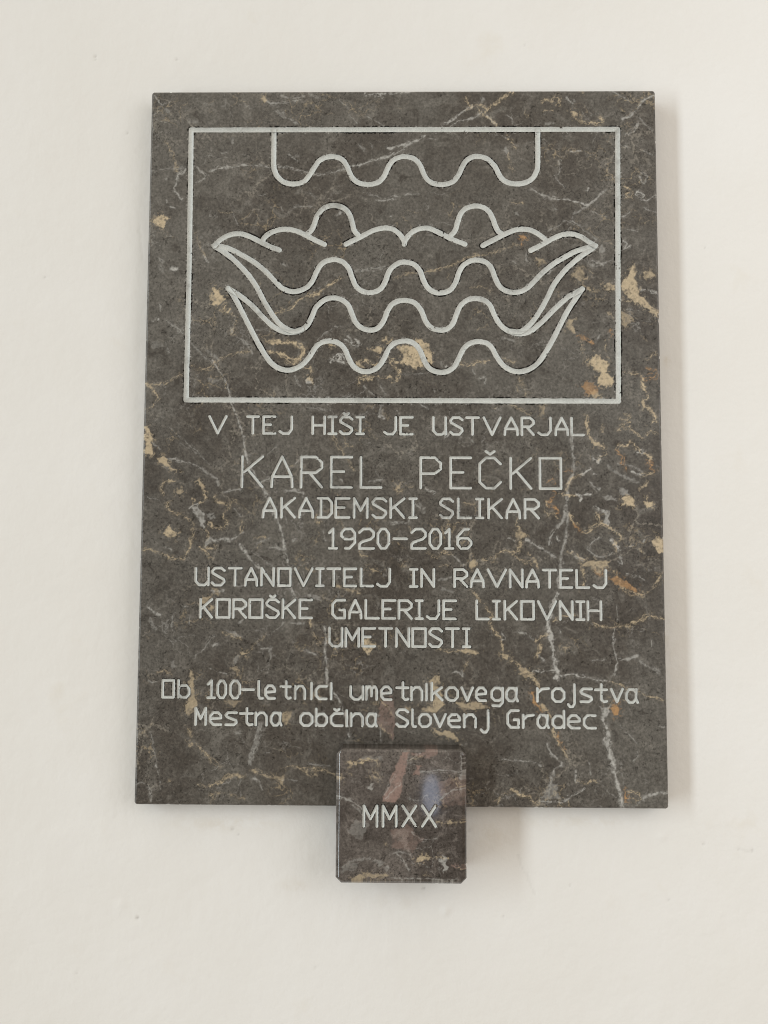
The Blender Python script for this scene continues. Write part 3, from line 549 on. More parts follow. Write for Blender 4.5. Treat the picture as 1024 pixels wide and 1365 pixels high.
PATCHES = [
  ("w",0.7,[[222.8,112.9],[229.1,110.9],[237.6,114.1],[233.1,98.4],[230,99.4]]),
  ("o",0.95,[[237.6,113],[243.9,116.2],[247,110],[245.8,102.7],[239.9,103.3]]),
  ("o",1,[[249.8,19.9],[252.8,13.8],[258,10.8],[251.3,9.1]]),
  ("w",0.33,[[168.2,30.6],[174.5,26.6],[178.5,10.1],[158.6,10]]),
  ("b",0.75,[[134.4,154.2],[140.8,155.3],[150.2,145.9],[155.5,138.6],[146,143.8],[138.6,144.8]]),
  ("b",0.75,[[114.4,169.9],[120.7,171],[122.8,165.7],[117.5,164.7]]),
  ("o",0.85,[[148,128.1],[152.2,129.2],[152.7,115.6],[161.6,108.4],[157.3,107.3],[150,116.6]]),
  ("b",0.7,[[154.2,116.7],[161.6,114.6],[167.9,106.3],[161.6,107.3]]),
  ("b",0.6,[[183.4,178.7],[193,178.4],[189.7,176.2],[184.4,176.6]]),
  ("b",0.75,[[219.4,415.8],[229,413.6],[231.1,407.1],[223.6,408.2]]),
  ("w",1,[[199.2,351.7],[203.5,354.9],[204.6,352.8],[211,351.7],[206.7,349.5],[204.9,343.5],[202.3,344.1],[203.9,349.5]]),
  ("w",0.6,[[233.3,333.4],[240.8,333.5],[238.5,323.8],[236.2,315.2],[232,318.4]]),
  ("b",0.85,[[249.4,338.5],[255.9,344.3],[252.8,348.6],[262.5,350.8],[265.6,346.5],[267.7,339.4],[260.2,341.1]]),
  ("w",0.4,[[247.7,362.6],[260.4,357.3],[264.6,350.8],[253.9,351.9]]),
  ("w",0.45,[[230.3,349.6],[238.9,351.8],[247.4,347.5],[236.7,344.9]]),
  ("b",0.85,[[277.8,343.3],[281.7,345.9],[289.1,343.4],[288.4,338.6],[280.5,338.6]]),
  ("b",0.85,[[285.8,298.2],[292.7,302.5],[298.4,300.4],[298.7,285],[291.3,285.4]]),
  ("b",0.6,[[205.7,272.2],[214.4,277.6],[227.1,276.6],[237.8,276.6],[233.4,268.1],[226.9,259.5],[218.5,265.9],[212.1,270.1]]),
  ("o",0.65,[[237.5,256.3],[246.1,259.6],[256.6,253.2],[269.3,244.8],[269.2,239.5],[260.7,242.6],[248,247.9]]),
  ("b",0.65,[[131.2,307.2],[137.6,309.4],[143,303],[137.6,299.7],[133.3,300.8]]),
  ("b",0.7,[[276.1,458.5],[280.5,464],[283.6,454.2],[279.3,454.2]]),
  ("b",0.78,[[256.8,604.8],[263.3,606.6],[265.6,613.8],[268.6,621.6],[271.6,616],[273.1,602.6],[276.1,589.1],[285.7,576.9],[297.5,566.9],[298.5,557.9],[289.9,564.6],[281.3,573.1],[270.5,576.9],[260.8,585.8],[256.6,591.4]]),
  ("b",0.6,[[279.8,608.8],[285.3,614.9],[291.9,613.8],[295.5,609.3],[290.6,605.3],[284.1,606.6]]),
  ("b",0.7,[[235.5,599.2],[242.5,601.2],[249,597],[247.2,591.4],[238,593.6]]),
  ("b",0.42,[[196.7,610.4],[205.6,618.7],[213.2,616],[214.2,607.1],[207.6,602.6],[200,606.6]]),
  ("b",0.6,[[211.6,608.2],[218.6,608.8],[219,604.8],[213,603.7]]),
  ("b",0.45,[[256.2,566.8],[264.9,564.6],[269.1,555.7],[260.2,546.8],[256,553.5]]),
  ("b",0.9,[[217.3,506.9],[221.7,511.3],[225,516.2],[228.7,516.8],[233.6,510.2],[239,508],[240,500.3],[236.2,495.9],[243.1,491.5],[246.9,482.7],[240.8,480],[232.1,480],[225.6,480.4],[227.9,487],[230.6,493.7],[223.7,498.5]]),
  ("o",0.55,[[207.8,478.2],[212.6,483.7],[221.3,482.6],[227.3,476],[226.1,469.4],[221.1,470.5],[214.6,469.4]]),
  ("b",0.7,[[216.9,473.8],[226.6,474.9],[232.3,465.5],[221.1,465]]),
  ("b",0.6,[[190.6,547.9],[193.9,557.9],[200.9,556.8],[199.3,549],[203.6,541.2],[196,545]]),
  ("o",0.5,[[206.8,537.9],[213.3,537.9],[218.7,531.2],[208.9,532.3]]),
  ("b",0.4,[[157.1,455],[164.7,456.1],[164.6,443],[160.3,449.5]]),
  ("o",0.8,[[136.8,657.7],[144.5,657.1],[145.6,653.2],[140.1,649.8]]),
  ("b",0.5,[[156.4,631.8],[166.2,629.5],[168.8,622.8],[161.8,621]]),
  ("b",0.75,[[201.2,809.5],[206.7,808.4],[209.9,801.4],[203.3,801.5]]),
  ("b",0.5,[[210.3,833.8],[217,833.8],[215.8,830.8]]),
  ("w",0.4,[[117.6,761.4],[124.2,764.8],[126.4,755.7],[122,758]]),
  ("w",0.45,[[132.6,688.3],[137,687.2],[138.1,680.4],[132.6,681.5]]),
  ("w",0.7,[[215.5,713.2],[219.9,714.1],[218.8,711.4]]),
  ("w",0.35,[[230,643],[236.6,647.5],[237.6,637.4],[232.1,636.3]]),
  ("b",0.5,[[264.6,618.3],[270.1,621.6],[273.3,613.8],[267.8,610.6]]),
  ("b",0.45,[[284.2,613.8],[288.6,615.3],[292.9,611.5],[288.5,610.6]]),
  ("b",0.85,[[-294.5,674],[-289.6,679.7],[-285.2,682.4],[-276.6,678.5],[-279.9,674.7],[-282.6,668.7],[-291.6,670.1]]),
  ("b",0.6,[[-170.5,825.7],[-166,828],[-162.1,823.3],[-164.8,820.3]]),
  ("w",0.3,[[-287.3,631.9],[-280.6,627.4],[-283.8,622.9]]),
  ("b",0.9,[[-225.4,582.3],[-223.6,585.7],[-221.1,589],[-223.4,595.3],[-219.4,596.2],[-213.3,586.8],[-204.4,581.9],[-208.1,578.9],[-214.2,575.1],[-220.3,572.9]]),
  ("w",0.8,[[-113.5,486.9],[-110.7,487.6],[-107.5,490.9],[-104.1,482.1],[-111.7,480.3]]),
  ("b",0.8,[[-110.7,488.7],[-107,490.9],[-104.1,483.2],[-109.6,484.3]]),
  ("b",0.88,[[-7.1,524.3],[0.6,526.6],[12.6,527.7],[15.9,532.8],[24.6,532.8],[26.8,528.8],[31.2,525.5],[36.2,515.5],[34.9,502.2],[30.1,502.2],[23.6,500.4],[14.8,500],[6.1,504.4],[-2.7,506.6],[0.6,513.2],[-0.9,518.8]]),
  ("b",0.8,[[-41,522.7],[-33.3,523.2],[-27.9,525.2],[-22,523.2],[-24.5,516.1],[-30,516.5],[-34.4,519.4]]),
  ("b",0.75,[[-88.1,527.4],[-76.1,526.5],[-77.1,523.8],[-83.7,524.3]]),
  ("b",0.7,[[-52.5,506.1],[-49.6,508.3],[-47.4,504.3],[-42.4,499.9],[-50.7,500.3]]),
  ("w",0.35,[[-26.9,456.8],[-22.1,456.9],[-22,442.6],[-25.3,442.6]]),
  ("w",0.2,[[43.2,506.6],[48.6,504.4],[46.5,500]]),
  ("w",0.6,[[47.5,421.9],[51.8,426.3],[57.3,423],[52.9,418.6],[50.8,415.3]]),
  ("w",0.22,[[-292.7,530.7],[-281.7,531.9],[-278.2,525.2],[-284.7,521.8],[-291.4,524]]),
  ("w",0.25,[[-227.9,486.3],[-219.2,488.5],[-212.5,484.1],[-221.2,479.7]]),
  ("b",0.8,[[-299,430.9],[-294.2,428.7],[-290.5,422.2],[-288.2,417.3],[-290.3,412.9],[-288.5,404.6],[-289,397.6],[-297.8,398.9]]),
  ("w",0.4,[[-290.3,414.5],[-285.4,411.2],[-277.6,402.9],[-283.1,404.6]]),
  ("b",0.7,[[-282.8,394.8],[-276.3,394.1],[-271.4,389.8],[-268.4,384.3],[-257.4,378],[-264.6,379.7],[-274.3,383.4]]),
  ("b",0.85,[[-274.7,306.2],[-270,311],[-266.8,313.6],[-263.5,311.5],[-257.4,306.7],[-261.1,301.3],[-267.2,300.2]]),
  ("b",0.6,[[-259.8,356.6],[-255.9,359.5],[-251.9,355.6],[-254.6,351.2],[-259,352.7]]),
  ("b",0.6,[[-239.7,366.5],[-232.6,368],[-226.6,361.1],[-226.5,355.6],[-233.1,361.1]]),
  ("w",0.65,[[-241.3,336],[-234.1,335],[-225.9,328.5],[-227.3,318.8],[-228.8,311.2],[-232.1,313.3],[-233.9,325.2]]),
  ("w",0.35,[[-224.8,327.4],[-216.2,329.6],[-211.8,324.2],[-220.4,322]]),
  ("w",0.5,[[-227.5,298.2],[-221.1,302.6],[-217.7,297.2],[-226.3,289.6]]),
  ("w",0.4,[[-144.2,294.3],[-135.5,290],[-142,287.8]]),
  ("b",0.55,[[-228.4,232.7],[-216.6,234.3],[-221.8,226.4],[-226.7,223.6]]),
  ("b",0.6,[[-218.5,224.9],[-214.2,222.1],[-214.7,215.1],[-218,217.2]]),
  ("b",0.4,[[-215.7,244.6],[-210.3,243.5],[-208.3,232.8],[-212.2,233.9]]),
  ("b",0.75,[[-184.9,168.6],[-180,171.1],[-173.5,169.3],[-176.7,165.6],[-182.1,166]]),
  ("b",0.4,[[-194.7,154.3],[-188.3,156.5],[-184.6,150.2],[-190.3,148.7]]),
  ("w",0.28,[[-192.6,156.5],[-188.5,166],[-183.1,166],[-188.3,157.5]]),
  ("w",0.4,[[-201.9,196.7],[-190,193.5],[-178.7,186.2],[-189.9,186.7]]),
  ("w",0.25,[[-264.4,159.2],[-258,161.3],[-254.6,152.9],[-261.1,152.9]]),
  ("b",0.55,[[-239.6,149.8],[-235.9,148.8],[-236.5,136.1],[-231.1,121.5],[-235.8,120.4],[-241.4,136.1]]),
  ("b",0.55,[[-246.2,110.8],[-239,122.5],[-233.2,122.5],[-229.2,112],[-238.6,102.5],[-243.9,100]]),
  ("b",0.35,[[-201.5,116.4],[-194.1,118.5],[-182.3,116.5],[-187.5,107.5],[-195,111.2]]),
  ("b",0.5,[[-136.3,101.1],[-128.9,105.3],[-124.5,97],[-128.7,89.7],[-134,92.8]]),
  ("b",0.5,[[-233.1,146.7],[-227.3,144.6],[-228.7,142.9]]),
  ("b",0.4,[[-99.3,124.4],[-92,122.4],[-92,116.1]]),
  ("w",0.2,[[-162.7,91.5],[-155.3,91.6],[-157.2,75.9],[-164.4,59.2],[-167.4,46.7],[-172.7,48.7],[-168.6,61.2],[-163.5,73.8]]),
  ("b",0.4,[[-142.8,33.4],[-132.2,32.4],[-132.1,22.5],[-138.5,26.2]]),
  ("b",0.35,[[-246.2,106.6],[-237.6,107.8],[-231.1,102.6],[-239.6,98.3]]),
  ("b",0.8,[[-41.1,186.9],[-34.8,189.1],[-32.6,183.8],[-26.8,179.6],[-31.9,174.3],[-36.8,168.6],[-41.7,176.4]]),
  ("b",0.7,[[61.2,175.5],[75.1,176.6],[83.6,173.9],[89.5,170.2],[77.2,170.3]]),
  ("b",0.62,[[30.4,141.6],[41,146.7],[47.8,137.9],[41,135.8],[47.4,125.4],[48.8,112.8],[42.1,106.5],[38.9,104.4],[24,106.4],[21.5,110.1],[36.8,111.7],[39.3,125.3],[34.6,135.8]]),
  ("b",0.55,[[59,117.5],[74.9,115.5],[81.3,116.8],[96.1,114.2],[99.2,110],[85.5,109.9],[74.9,108.8],[62.2,114]]),
  ("b",0.65,[[33.6,88.7],[41,85.6],[47.3,82.6],[57.9,82.6],[64.2,77.5],[65.9,72.3],[53.7,76.4],[41,81.1]]),
  ("b",0.4,[[3.9,110.4],[10.3,111.5],[11.3,106.3],[5,106.3]]),
  ("p",0.45,[[-21.6,116.5],[-16.3,121.8],[-8.9,125],[-6.5,112.4],[-7.2,69.7],[-14,78],[-23.6,89.3],[-26.8,95.6]]),
  ("w",0.4,[[-35.3,103.9],[-23.7,100.8],[-27.9,96.6],[-33.2,98.7]]),
  ("b",0.55,[[-40.1,268.5],[-34.1,267.9],[-25.9,262.2],[-33,263.4]]),
  ("b",0.55,[[-7.6,365.7],[-2.2,365.1],[-3,355.7],[-6.1,358.6]]),
  ("b",0.65,[[78.5,270.6],[82.8,279.1],[86.7,277],[82.1,266.3]]),
]
BLOCK_VEINS = [
  ("b",2.2,0.7,[[-56.5,51.8],[-49.8,53.8],[-41.5,56.5]]),
  ("b",2.4,0.7,[[-41.5,55.5],[-36.4,58],[-29.2,57]]),
  ("b",1.4,0.6,[[-29.2,57],[-25.1,52]]),
  ("b",1,0.5,[[-27.1,43.9],[-23,37.9]]),
  ("b",1,0.4,[[-56.9,43.7],[-51.7,41.7]]),
  ("w",2,0.5,[[-71.1,18],[-62.8,16.5],[-56.3,15.1]]),
  ("w",1.6,0.4,[[-56.3,15.1],[-44.3,7.6],[-40.2,-0.3]]),
  ("w",2.6,0.25,[[-52.5,9.6],[-42.2,-0.4]]),
  ("w",0.7,0.4,[[21.1,66.5],[15,60.4],[6.8,56.3]]),
  ("w",0.8,0.35,[[-15.7,15.9],[-9.6,23.9],[0.7,34.1]]),
  ("w",0.8,0.35,[[-17.7,19.9],[-11.6,32],[-5.5,42.1]]),
  ("b",0.7,0.4,[[8.8,56.3],[16,61.4],[23.2,61.4]]),
  ("w",0.7,0.4,[[21.2,45.3],[41.7,46.1],[68.3,45.5]]),
  ("b",1.4,0.45,[[39.6,-9.7],[53.9,-7.6],[71.3,-7]]),
  ("b",1.2,0.4,[[41.7,-8.7],[45.7,-13.6]]),
  ("b",1,0.5,[[39.6,-45.5],[51.8,-46.4]]),
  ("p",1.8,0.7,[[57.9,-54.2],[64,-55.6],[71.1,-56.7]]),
  ("b",1.2,0.4,[[61,-56.2],[71.1,-57.5]]),
  ("w",1,0.35,[[-3.2,-41.9],[5,-51.7],[9.1,-59.6]]),
  ("w",1,0.35,[[-11.3,-44],[-1.2,-39.9],[11.1,-43.8]]),
  ("w",0.9,0.3,[[13.1,-19.9],[25.3,-27.7],[39.6,-25.6]]),
  ("w",0.9,0.35,[[29.4,20.2],[21.2,14.2],[8.9,16.1]]),
  ("w",0.9,0.35,[[41.7,14.3],[53.9,24.5],[70.3,28.6]]),
  ("b",0.8,0.35,[[60.1,40.6],[62.1,32.5],[68.3,30.6]]),
  ("w",0.8,0.4,[[66.3,66.8],[66.7,40.6]]),
  ("w",1.6,0.25,[[-64.3,-58.3],[-50.1,-50.3],[-33.8,-48.1]]),
  ("b",0.8,0.4,[[-15.5,-30.1],[-13.4,-36]]),
  ("w",0.8,0.4,[[-9.2,-67.7],[9.1,-68.5],[29.4,-69.3],[62,-69.6]]),
  ("w",1.2,0.35,[[-67.3,63.8],[-66.8,47.6]]),
]
BLOCK_PATCHES = [
  ("b",0.55,[[-58,54.8],[-53.9,55.4],[-52.8,49.8],[-56.5,49.7]]),
  ("b",0.5,[[-33.2,40.8],[-27.1,38.9],[-22.9,35.9],[-30.1,36.8]]),
  ("b",0.65,[[-70.6,37.9],[-66.7,40],[-63,36.6],[-66.1,32.3],[-70,33.9]]),
  ("w",0.5,[[-37.3,27.7],[-31.1,34.2],[-32.1,27.8],[-35.2,25.3]]),
  ("w",0.22,[[-52.9,57.8],[-40.6,61.6],[-22,61.1],[-20,56.1],[-40.5,58.9]]),
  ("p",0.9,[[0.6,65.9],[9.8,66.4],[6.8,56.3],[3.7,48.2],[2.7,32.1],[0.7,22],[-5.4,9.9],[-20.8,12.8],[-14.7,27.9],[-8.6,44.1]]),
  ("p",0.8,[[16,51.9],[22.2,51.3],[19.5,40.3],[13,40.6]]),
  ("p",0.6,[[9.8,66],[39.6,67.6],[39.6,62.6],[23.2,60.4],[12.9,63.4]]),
  ("b",0.75,[[14.8,-50.1],[17.2,-47.3],[20.9,-43.7],[27.8,-44],[31.5,-46],[39.6,-45.1],[29.4,-48],[21.3,-48.6]]),
  ("w",0.6,[[41.7,-49.4],[47.8,-43.4],[51.4,-47.4],[50.8,-57.3],[45.7,-62.3],[46.7,-53.4]]),
  ("w",0.4,[[-17.4,-55.9],[-13.3,-53.9],[-9.7,-57.8],[-13.3,-63.8]]),
  ("b",0.5,[[-54,-70.1],[-47.9,-67.1],[-39.8,-63.7],[-17.4,-62.3],[-11.3,-65.4],[-31.6,-67.1],[-45.8,-72],[-52,-72.7]]),
  ("w",0.3,[[-33.8,-49.1],[-23.6,-48],[-15.4,-51.9],[-23.5,-55]]),
  ("w",0.4,[[63.2,42.6],[68.3,44.6],[70.3,39.6],[66.2,36.6]]),
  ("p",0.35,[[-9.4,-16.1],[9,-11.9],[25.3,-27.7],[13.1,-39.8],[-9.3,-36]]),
  ("w",0.2,[[-56.2,-52.3],[-68.3,-62.3],[-52,-62.2],[-41.9,-52.2]]),
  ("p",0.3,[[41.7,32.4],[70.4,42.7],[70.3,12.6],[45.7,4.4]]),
  ("w",0.2,[[-48.3,-4.4],[-34,-12.3],[-42,-28.3],[-58.5,-20.5]]),
  ("b",0.3,[[23.3,-65.4],[29.4,-63.4],[29.4,-68.4]]),
]


# ------------------------------------------------------------------ numpy helpers
def lattice(seed):
    return np.random.RandomState(seed).rand(256, 256).astype(np.float32)
_LAT = {}
def vnoise(x, z, scale, seed):
    L = _LAT.setdefault(seed, lattice(seed))
    u, v = x/scale + 101.3, z/scale + 57.7
    i, j = np.floor(u).astype(np.int32), np.floor(v).astype(np.int32)
    fu, fv = u - i, v - j
    fu = fu*fu*(3 - 2*fu); fv = fv*fv*(3 - 2*fv)
    i0, i1, j0, j1 = i & 255, (i+1) & 255, j & 255, (j+1) & 255
    return (L[i0, j0]*(1-fu) + L[i1, j0]*fu)*(1-fv) + (L[i0, j1]*(1-fu) + L[i1, j1]*fu)*fv
def fbm(x, z, scale, seed, octs=4):
    s, a, t = 0.0, 1.0, 0.0
    for k in range(octs):
        s = s + a*vnoise(x, z, scale/2**k, seed + k); t += a; a *= 0.5
    return s/t
def smooth(e0, e1, x):
    t = np.clip((x - e0)/(e1 - e0), 0, 1)
    return t*t*(3 - 2*t)

def seg_dist(X, Z, a, b):
    dx, dz = b[0]-a[0], b[1]-a[1]
    t = np.clip(((X-a[0])*dx + (Z-a[1])*dz)/max(dx*dx + dz*dz, 1e-9), 0, 1)
    return np.hypot(X - a[0] - t*dx, Z - a[1] - t*dz)

class Grid:
    def __init__(s, x0, x1, z0, z1, step):
        nx, nz = int(round((x1-x0)/step)) + 1, int(round((z1-z0)/step)) + 1
        s.xs, s.zs = np.linspace(x0, x1, nx).astype(np.float32), np.linspace(z0, z1, nz).astype(np.float32)
        s.nx, s.nz = nx, nz
        s.X, s.Z = np.meshgrid(s.xs, s.zs)          # [iz, ix]
        s.sx, s.sz = float(s.xs[1]-s.xs[0]), float(s.zs[1]-s.zs[0])
    def box(s, pts, mrg):
        px, pz = [q[0] for q in pts], [q[1] for q in pts]
        i0 = int(max(0, (min(px)-mrg-s.xs[0])//s.sx)); i1 = int(min(s.nx, (max(px)+mrg-s.xs[0])//s.sx + 2))
        j0 = int(max(0, (min(pz)-mrg-s.zs[0])//s.sz)); j1 = int(min(s.nz, (max(pz)+mrg-s.zs[0])//s.sz + 2))
        return (slice(j0, max(j0, j1)), slice(i0, max(i0, i1)))

def stroke_field(g, strokes, far):
    D = np.full(g.X.shape, far, np.float32)
    for st in strokes:
        for a, b in zip(st, st[1:]):
            sl = g.box([a, b], far)
            if D[sl].size: D[sl] = np.minimum(D[sl], seg_dist(g.X[sl], g.Z[sl], a, b))
    return D

def spline(pts, n=4):
    """Catmull-Rom through the traced points, so that curves are round."""
    P = [np.array(q, float) for q in pts]
    P = [2*P[0]-P[1]] + P + [2*P[-1]-P[-2]]
    o = []
    for i in range(1, len(P)-2):
        for k in range(n):
            t = k/n
            o.append(tuple(0.5*((2*P[i]) + (-P[i-1]+P[i+1])*t + (2*P[i-1]-5*P[i]+4*P[i+1]-P[i+2])*t*t + (-P[i-1]+3*P[i]-3*P[i+1]+P[i+2])*t**3)))
    o.append(tuple(P[-2]))
    return o

# ------------------------------------------------------------------ engraver's single line letters, unit cells
_o = [(.3,0),(.7,0),(1,.25),(1,.75),(.7,1),(.3,1),(0,.75),(0,.25),(.3,0)]
XH = .74                                          # x height
_ro = [(.28,0),(.72,0),(1,.2),(1,.54),(.72,XH),(.28,XH),(0,.54),(0,.2),(.28,0)]
GLYPH = {
 'A': [[(0,0),(.03,.34),(.5,1),(.97,.34),(1,0)],[(.03,.34),(.97,.34)]],
 'C': [[(1,.2),(.7,0),(.3,0),(0,.2),(0,.8),(.3,1),(.7,1),(1,.8)]],
 'D': [[(0,0),(.72,0),(1,.22),(1,.78),(.72,1),(0,1)],[(.22,0),(.22,1)]],
 'E': [[(1,0),(0,0),(0,1),(1,1)],[(0,.52),(.62,.52)]],
 'G': [[(1,1),(.3,1),(0,.78),(0,.22),(.3,0),(1,0),(1,.45),(.6,.45)]],
 'H': [[(0,0),(0,1)],[(1,0),(1,1)],[(0,.5),(1,.5)]],
 'I': [[(0,0),(1,0)],[(0,1),(1,1)],[(.5,0),(.5,1)]],
 'J': [[(1,1),(1,.25),(.75,0),(.25,0),(0,.12)]],
 'K': [[(0,0),(0,1)],[(1,1),(.12,.5),(0,.5)],[(.3,.56),(1,0)]],
 'L': [[(0,1),(0,0),(1,0)]],
 'M': [[(0,0),(0,1),(.5,.36),(1,1),(1,0)]],
 'N': [[(0,0),(0,1),(1,0),(1,1)]],
 'O': [[(0,0),(1,0),(1,1),(0,1),(0,0)]],
 'P': [[(0,0),(0,1),(.7,1),(1,.82),(1,.62),(.7,.47),(0,.47)]],
 'R': [[(0,0),(0,1),(.7,1),(1,.82),(1,.64),(.7,.48),(0,.48)],[(.4,.48),(1,0)]],
 'S': [[(0,.14),(.22,0),(.75,0),(1,.2),(.95,.34),(.05,.7),(0,.82),(.22,1),(.75,1),(1,.86)]],
 'T': [[(0,1),(1,1)],[(.5,0),(.5,1)]],
 'U': [[(0,1),(0,.22),(.28,0),(.72,0),(1,.22)],[(1,1),(1,0)]],
 'V': [[(0,1),(.5,0),(1,1)]],
 'X': [[(0,1),(1,0)],[(0,0),(1,1)]],
 '-': [[(0,.5),(1,.5)]],
 '0': [_o],
 '1': [[(0,.8),(.5,1),(.5,0)],[(0,0),(1,0)]],
 '2': [[(0,.82),(.28,1),(.75,1),(1,.82),(1,.62),(.8,.48),(.15,.32),(0,.2),(0,0),(1,0)]],
 '6': [[(.8,1),(.5,1),(0,.62),(0,.2),(.25,0),(.75,0),(1,.2),(1,.36),(.75,.53),(.2,.53),(0,.4)]],
 '9': [[(.3,0),(.6,0),(1,.3),(1,.78),(.75,1),(.25,1),(0,.8),(0,.64),(.25,.48),(.75,.48),(1,.58)]],
 'a': [[(.9,XH),(.85,.2),(.6,0),(.25,0),(0,.2),(0,.5),(.25,XH),(.65,XH),(.87,.56)],[(.85,.2),(1,0)]],
 'b': [[(0,1),(0,0)],[(0,.18),(.3,0),(.72,0),(1,.2),(1,.5),(.72,.7),(.3,.7),(0,.52)]],
 'c': [[(1,0),(.3,0),(0,.2),(0,.54),(.3,XH),(1,XH)]],
 'd': [[(1,1),(1,0)],[(1,.18),(.7,0),(.28,0),(0,.2),(0,.5),(.28,.7),(.7,.7),(1,.52)]],
 'e': [[(1,0),(.3,0),(0,.2),(0,.54),(.3,XH),(.72,XH),(1,.56),(1,.4),(0,.36)]],
 'g': [[(1,XH),(1,-.1),(.72,-.3),(.1,-.28)],[(1,.2),(.72,.02),(.28,.02),(0,.2),(0,.54),(.28,XH),(.72,XH),(1,.56)]],
 'i': [[(.5,0),(.5,.92)]],
 'j': [[(1,.98),(1,-.12),(.7,-.3),(.3,-.3),(0,-.16)]],
 'k': [[(0,0),(0,1)],[(.95,XH),(.1,.36)],[(.3,.46),(1,0)]],
 'l': [[(0,1),(0,.16),(.35,0),(1,0)]],
 'm': [[(0,0),(0,XH)],[(0,.56),(.2,XH),(.35,XH),(.5,.58),(.5,.2)],[(.5,.58),(.7,XH),(.85,XH),(1,.56),(1,0)]],
 'n': [[(0,0),(0,XH)],[(0,.5),(.35,XH),(.75,XH),(1,.52),(1,0)]],
 'o': [_ro],
 'r': [[(0,0),(0,XH)],[(0,.46),(.4,.7),(1,.74)]],
 's': [[(0,0),(.75,0),(1,.12),(.95,.26),(.1,.48),(0,.6),(.2,XH),(1,XH)]],
 't': [[(.55,1),(.55,.14),(.75,0),(1,.04)],[(0,.7),(1,.7)]],
 'u': [[(0,XH),(0,.2),(.28,0),(.65,0),(1,.26)],[(1,XH),(1,0)]],
 'v': [[(0,XH),(.5,0),(1,XH)]],
}
CARON = [[(.3,1.2),(.5,1.1),(.7,1.2)]]
def letter_strokes(letters):
    o = []
    for ch, x0, x1, z0, z1 in letters:
        base = {'Š': 'S', 'Č': 'C', 'č': 'c'}.get(ch, ch)
        g = list(GLYPH[base])
        if base != ch:
            dz = -.2 if ch == 'č' else .02
            g += [[(a, b + dz) for a, b in CARON[0]]]
        for st in g:
            o.append([(x0 + a*(x1-x0), z0 + b*(z1-z0)) for a, b in st])
    return o

# ------------------------------------------------------------------ mesh builders
def mesh_from(name, co, faces3=None, faces4=None):
    me = bpy.data.meshes.new(name)
    co = np.ascontiguousarray(co, np.float32)
    f3 = np.zeros((0, 3), np.int32) if faces3 is None else np.asarray(faces3, np.int32)
    f4 = np.zeros((0, 4), np.int32) if faces4 is None else np.asarray(faces4, np.int32)
    me.vertices.add(len(co)); me.vertices.foreach_set('co', co.ravel())
    loops = np.concatenate([f4.ravel(), f3.ravel()]).astype(np.int32)
    tot = np.concatenate([np.full(len(f4), 4, np.int32), np.full(len(f3), 3, np.int32)])
    start = np.concatenate([[0], np.cumsum(tot)[:-1]]).astype(np.int32)
    me.loops.add(len(loops)); me.loops.foreach_set('vertex_index', loops)
    me.polygons.add(len(tot)); me.polygons.foreach_set('loop_start', start)
    me.update(calc_edges=True)
    me.validate()
    return me
def link(name, me, mat, parent=None, smooth_shade=False):
    o = bpy.data.objects.new(name, me); scene.collection.objects.link(o)
    me.materials.append(mat)
    if smooth_shade: me.polygons.foreach_set('use_smooth', np.ones(len(me.polygons), bool))
    if parent: o.parent = parent
    return o
def empty(name, loc, label, cat):
    o = bpy.data.objects.new(name, None); scene.collection.objects.link(o)
    o.location = loc; o.empty_display_size = 0.05
    o['label'] = label; o['category'] = cat
    return o

def clip_mesh(g, phi, dist, height):
    """Triangles of the grid where phi < 0, cut exactly along phi = 0; y from height(dist)."""
    nx, N = g.nx, g.nx*g.nz
    ph, di = phi.ravel(), dist.ravel()
    ph = np.where(np.abs(ph) < 1e-5, 1e-5, ph)
    ins = (ph < 0).reshape(g.X.shape)
    cell = ins[:-1, :-1] | ins[1:, :-1] | ins[:-1, 1:] | ins[1:, 1:]
    jj, ii = np.nonzero(cell)
    a = jj*nx + ii; b = a + 1; c = a + nx + 1; d = a + nx
    tri = np.concatenate([np.stack([a, b, c], 1), np.stack([a, c, d], 1)])
    s = ph[tri] < 0
    n = s.sum(1)
    full = tri[n == 3]
    out_f = [full]; keys = []
    def rot(T, k):
        idx = (k[:, None] + np.arange(3)[None]) % 3
        return np.take_along_axis(T, idx, 1)
    t1 = rot(tri[n == 1], np.argmax(s[n == 1], 1))
    t2 = rot(tri[n == 2], np.argmin(s[n == 2], 1))
    ek = lambda p, q: np.minimum(p, q).astype(np.int64)*N + np.maximum(p, q)
    k1a, k1b = ek(t1[:, 0], t1[:, 1]), ek(t1[:, 0], t1[:, 2])
    k2a, k2b = ek(t2[:, 0], t2[:, 1]), ek(t2[:, 0], t2[:, 2])
    uk, inv = np.unique(np.concatenate([k1a, k1b, k2a, k2b]), return_inverse=True)
    inv = inv + N
    i1a, i1b = inv[:len(k1a)], inv[len(k1a):2*len(k1a)]
    r = inv[2*len(k1a):]; i2a, i2b = r[:len(k2a)], r[len(k2a):]
    out_f.append(np.stack([t1[:, 0], i1a, i1b], 1))
    out_f.append(np.stack([i2a, t2[:, 1], t2[:, 2]], 1))
    out_f.append(np.stack([i2a, t2[:, 2], i2b], 1))
    F = np.concatenate(out_f)
    p, q = uk // N, uk % N
    t = ph[p]/(ph[p] - ph[q])
    X, Z = g.X.ravel(), g.Z.ravel()
    vx = np.concatenate([X, X[p] + t*(X[q]-X[p])]); vz = np.concatenate([Z, Z[p] + t*(Z[q]-Z[p])])
    vd = np.concatenate([di, di[p] + t*(di[q]-di[p])])
    used, F2 = np.unique(F, return_inverse=True)
    F2 = F2.reshape(-1, 3)
    co = np.stack([vx[used], height(vd[used], vx[used], vz[used]), vz[used]], 1)
    return co*MM, F2

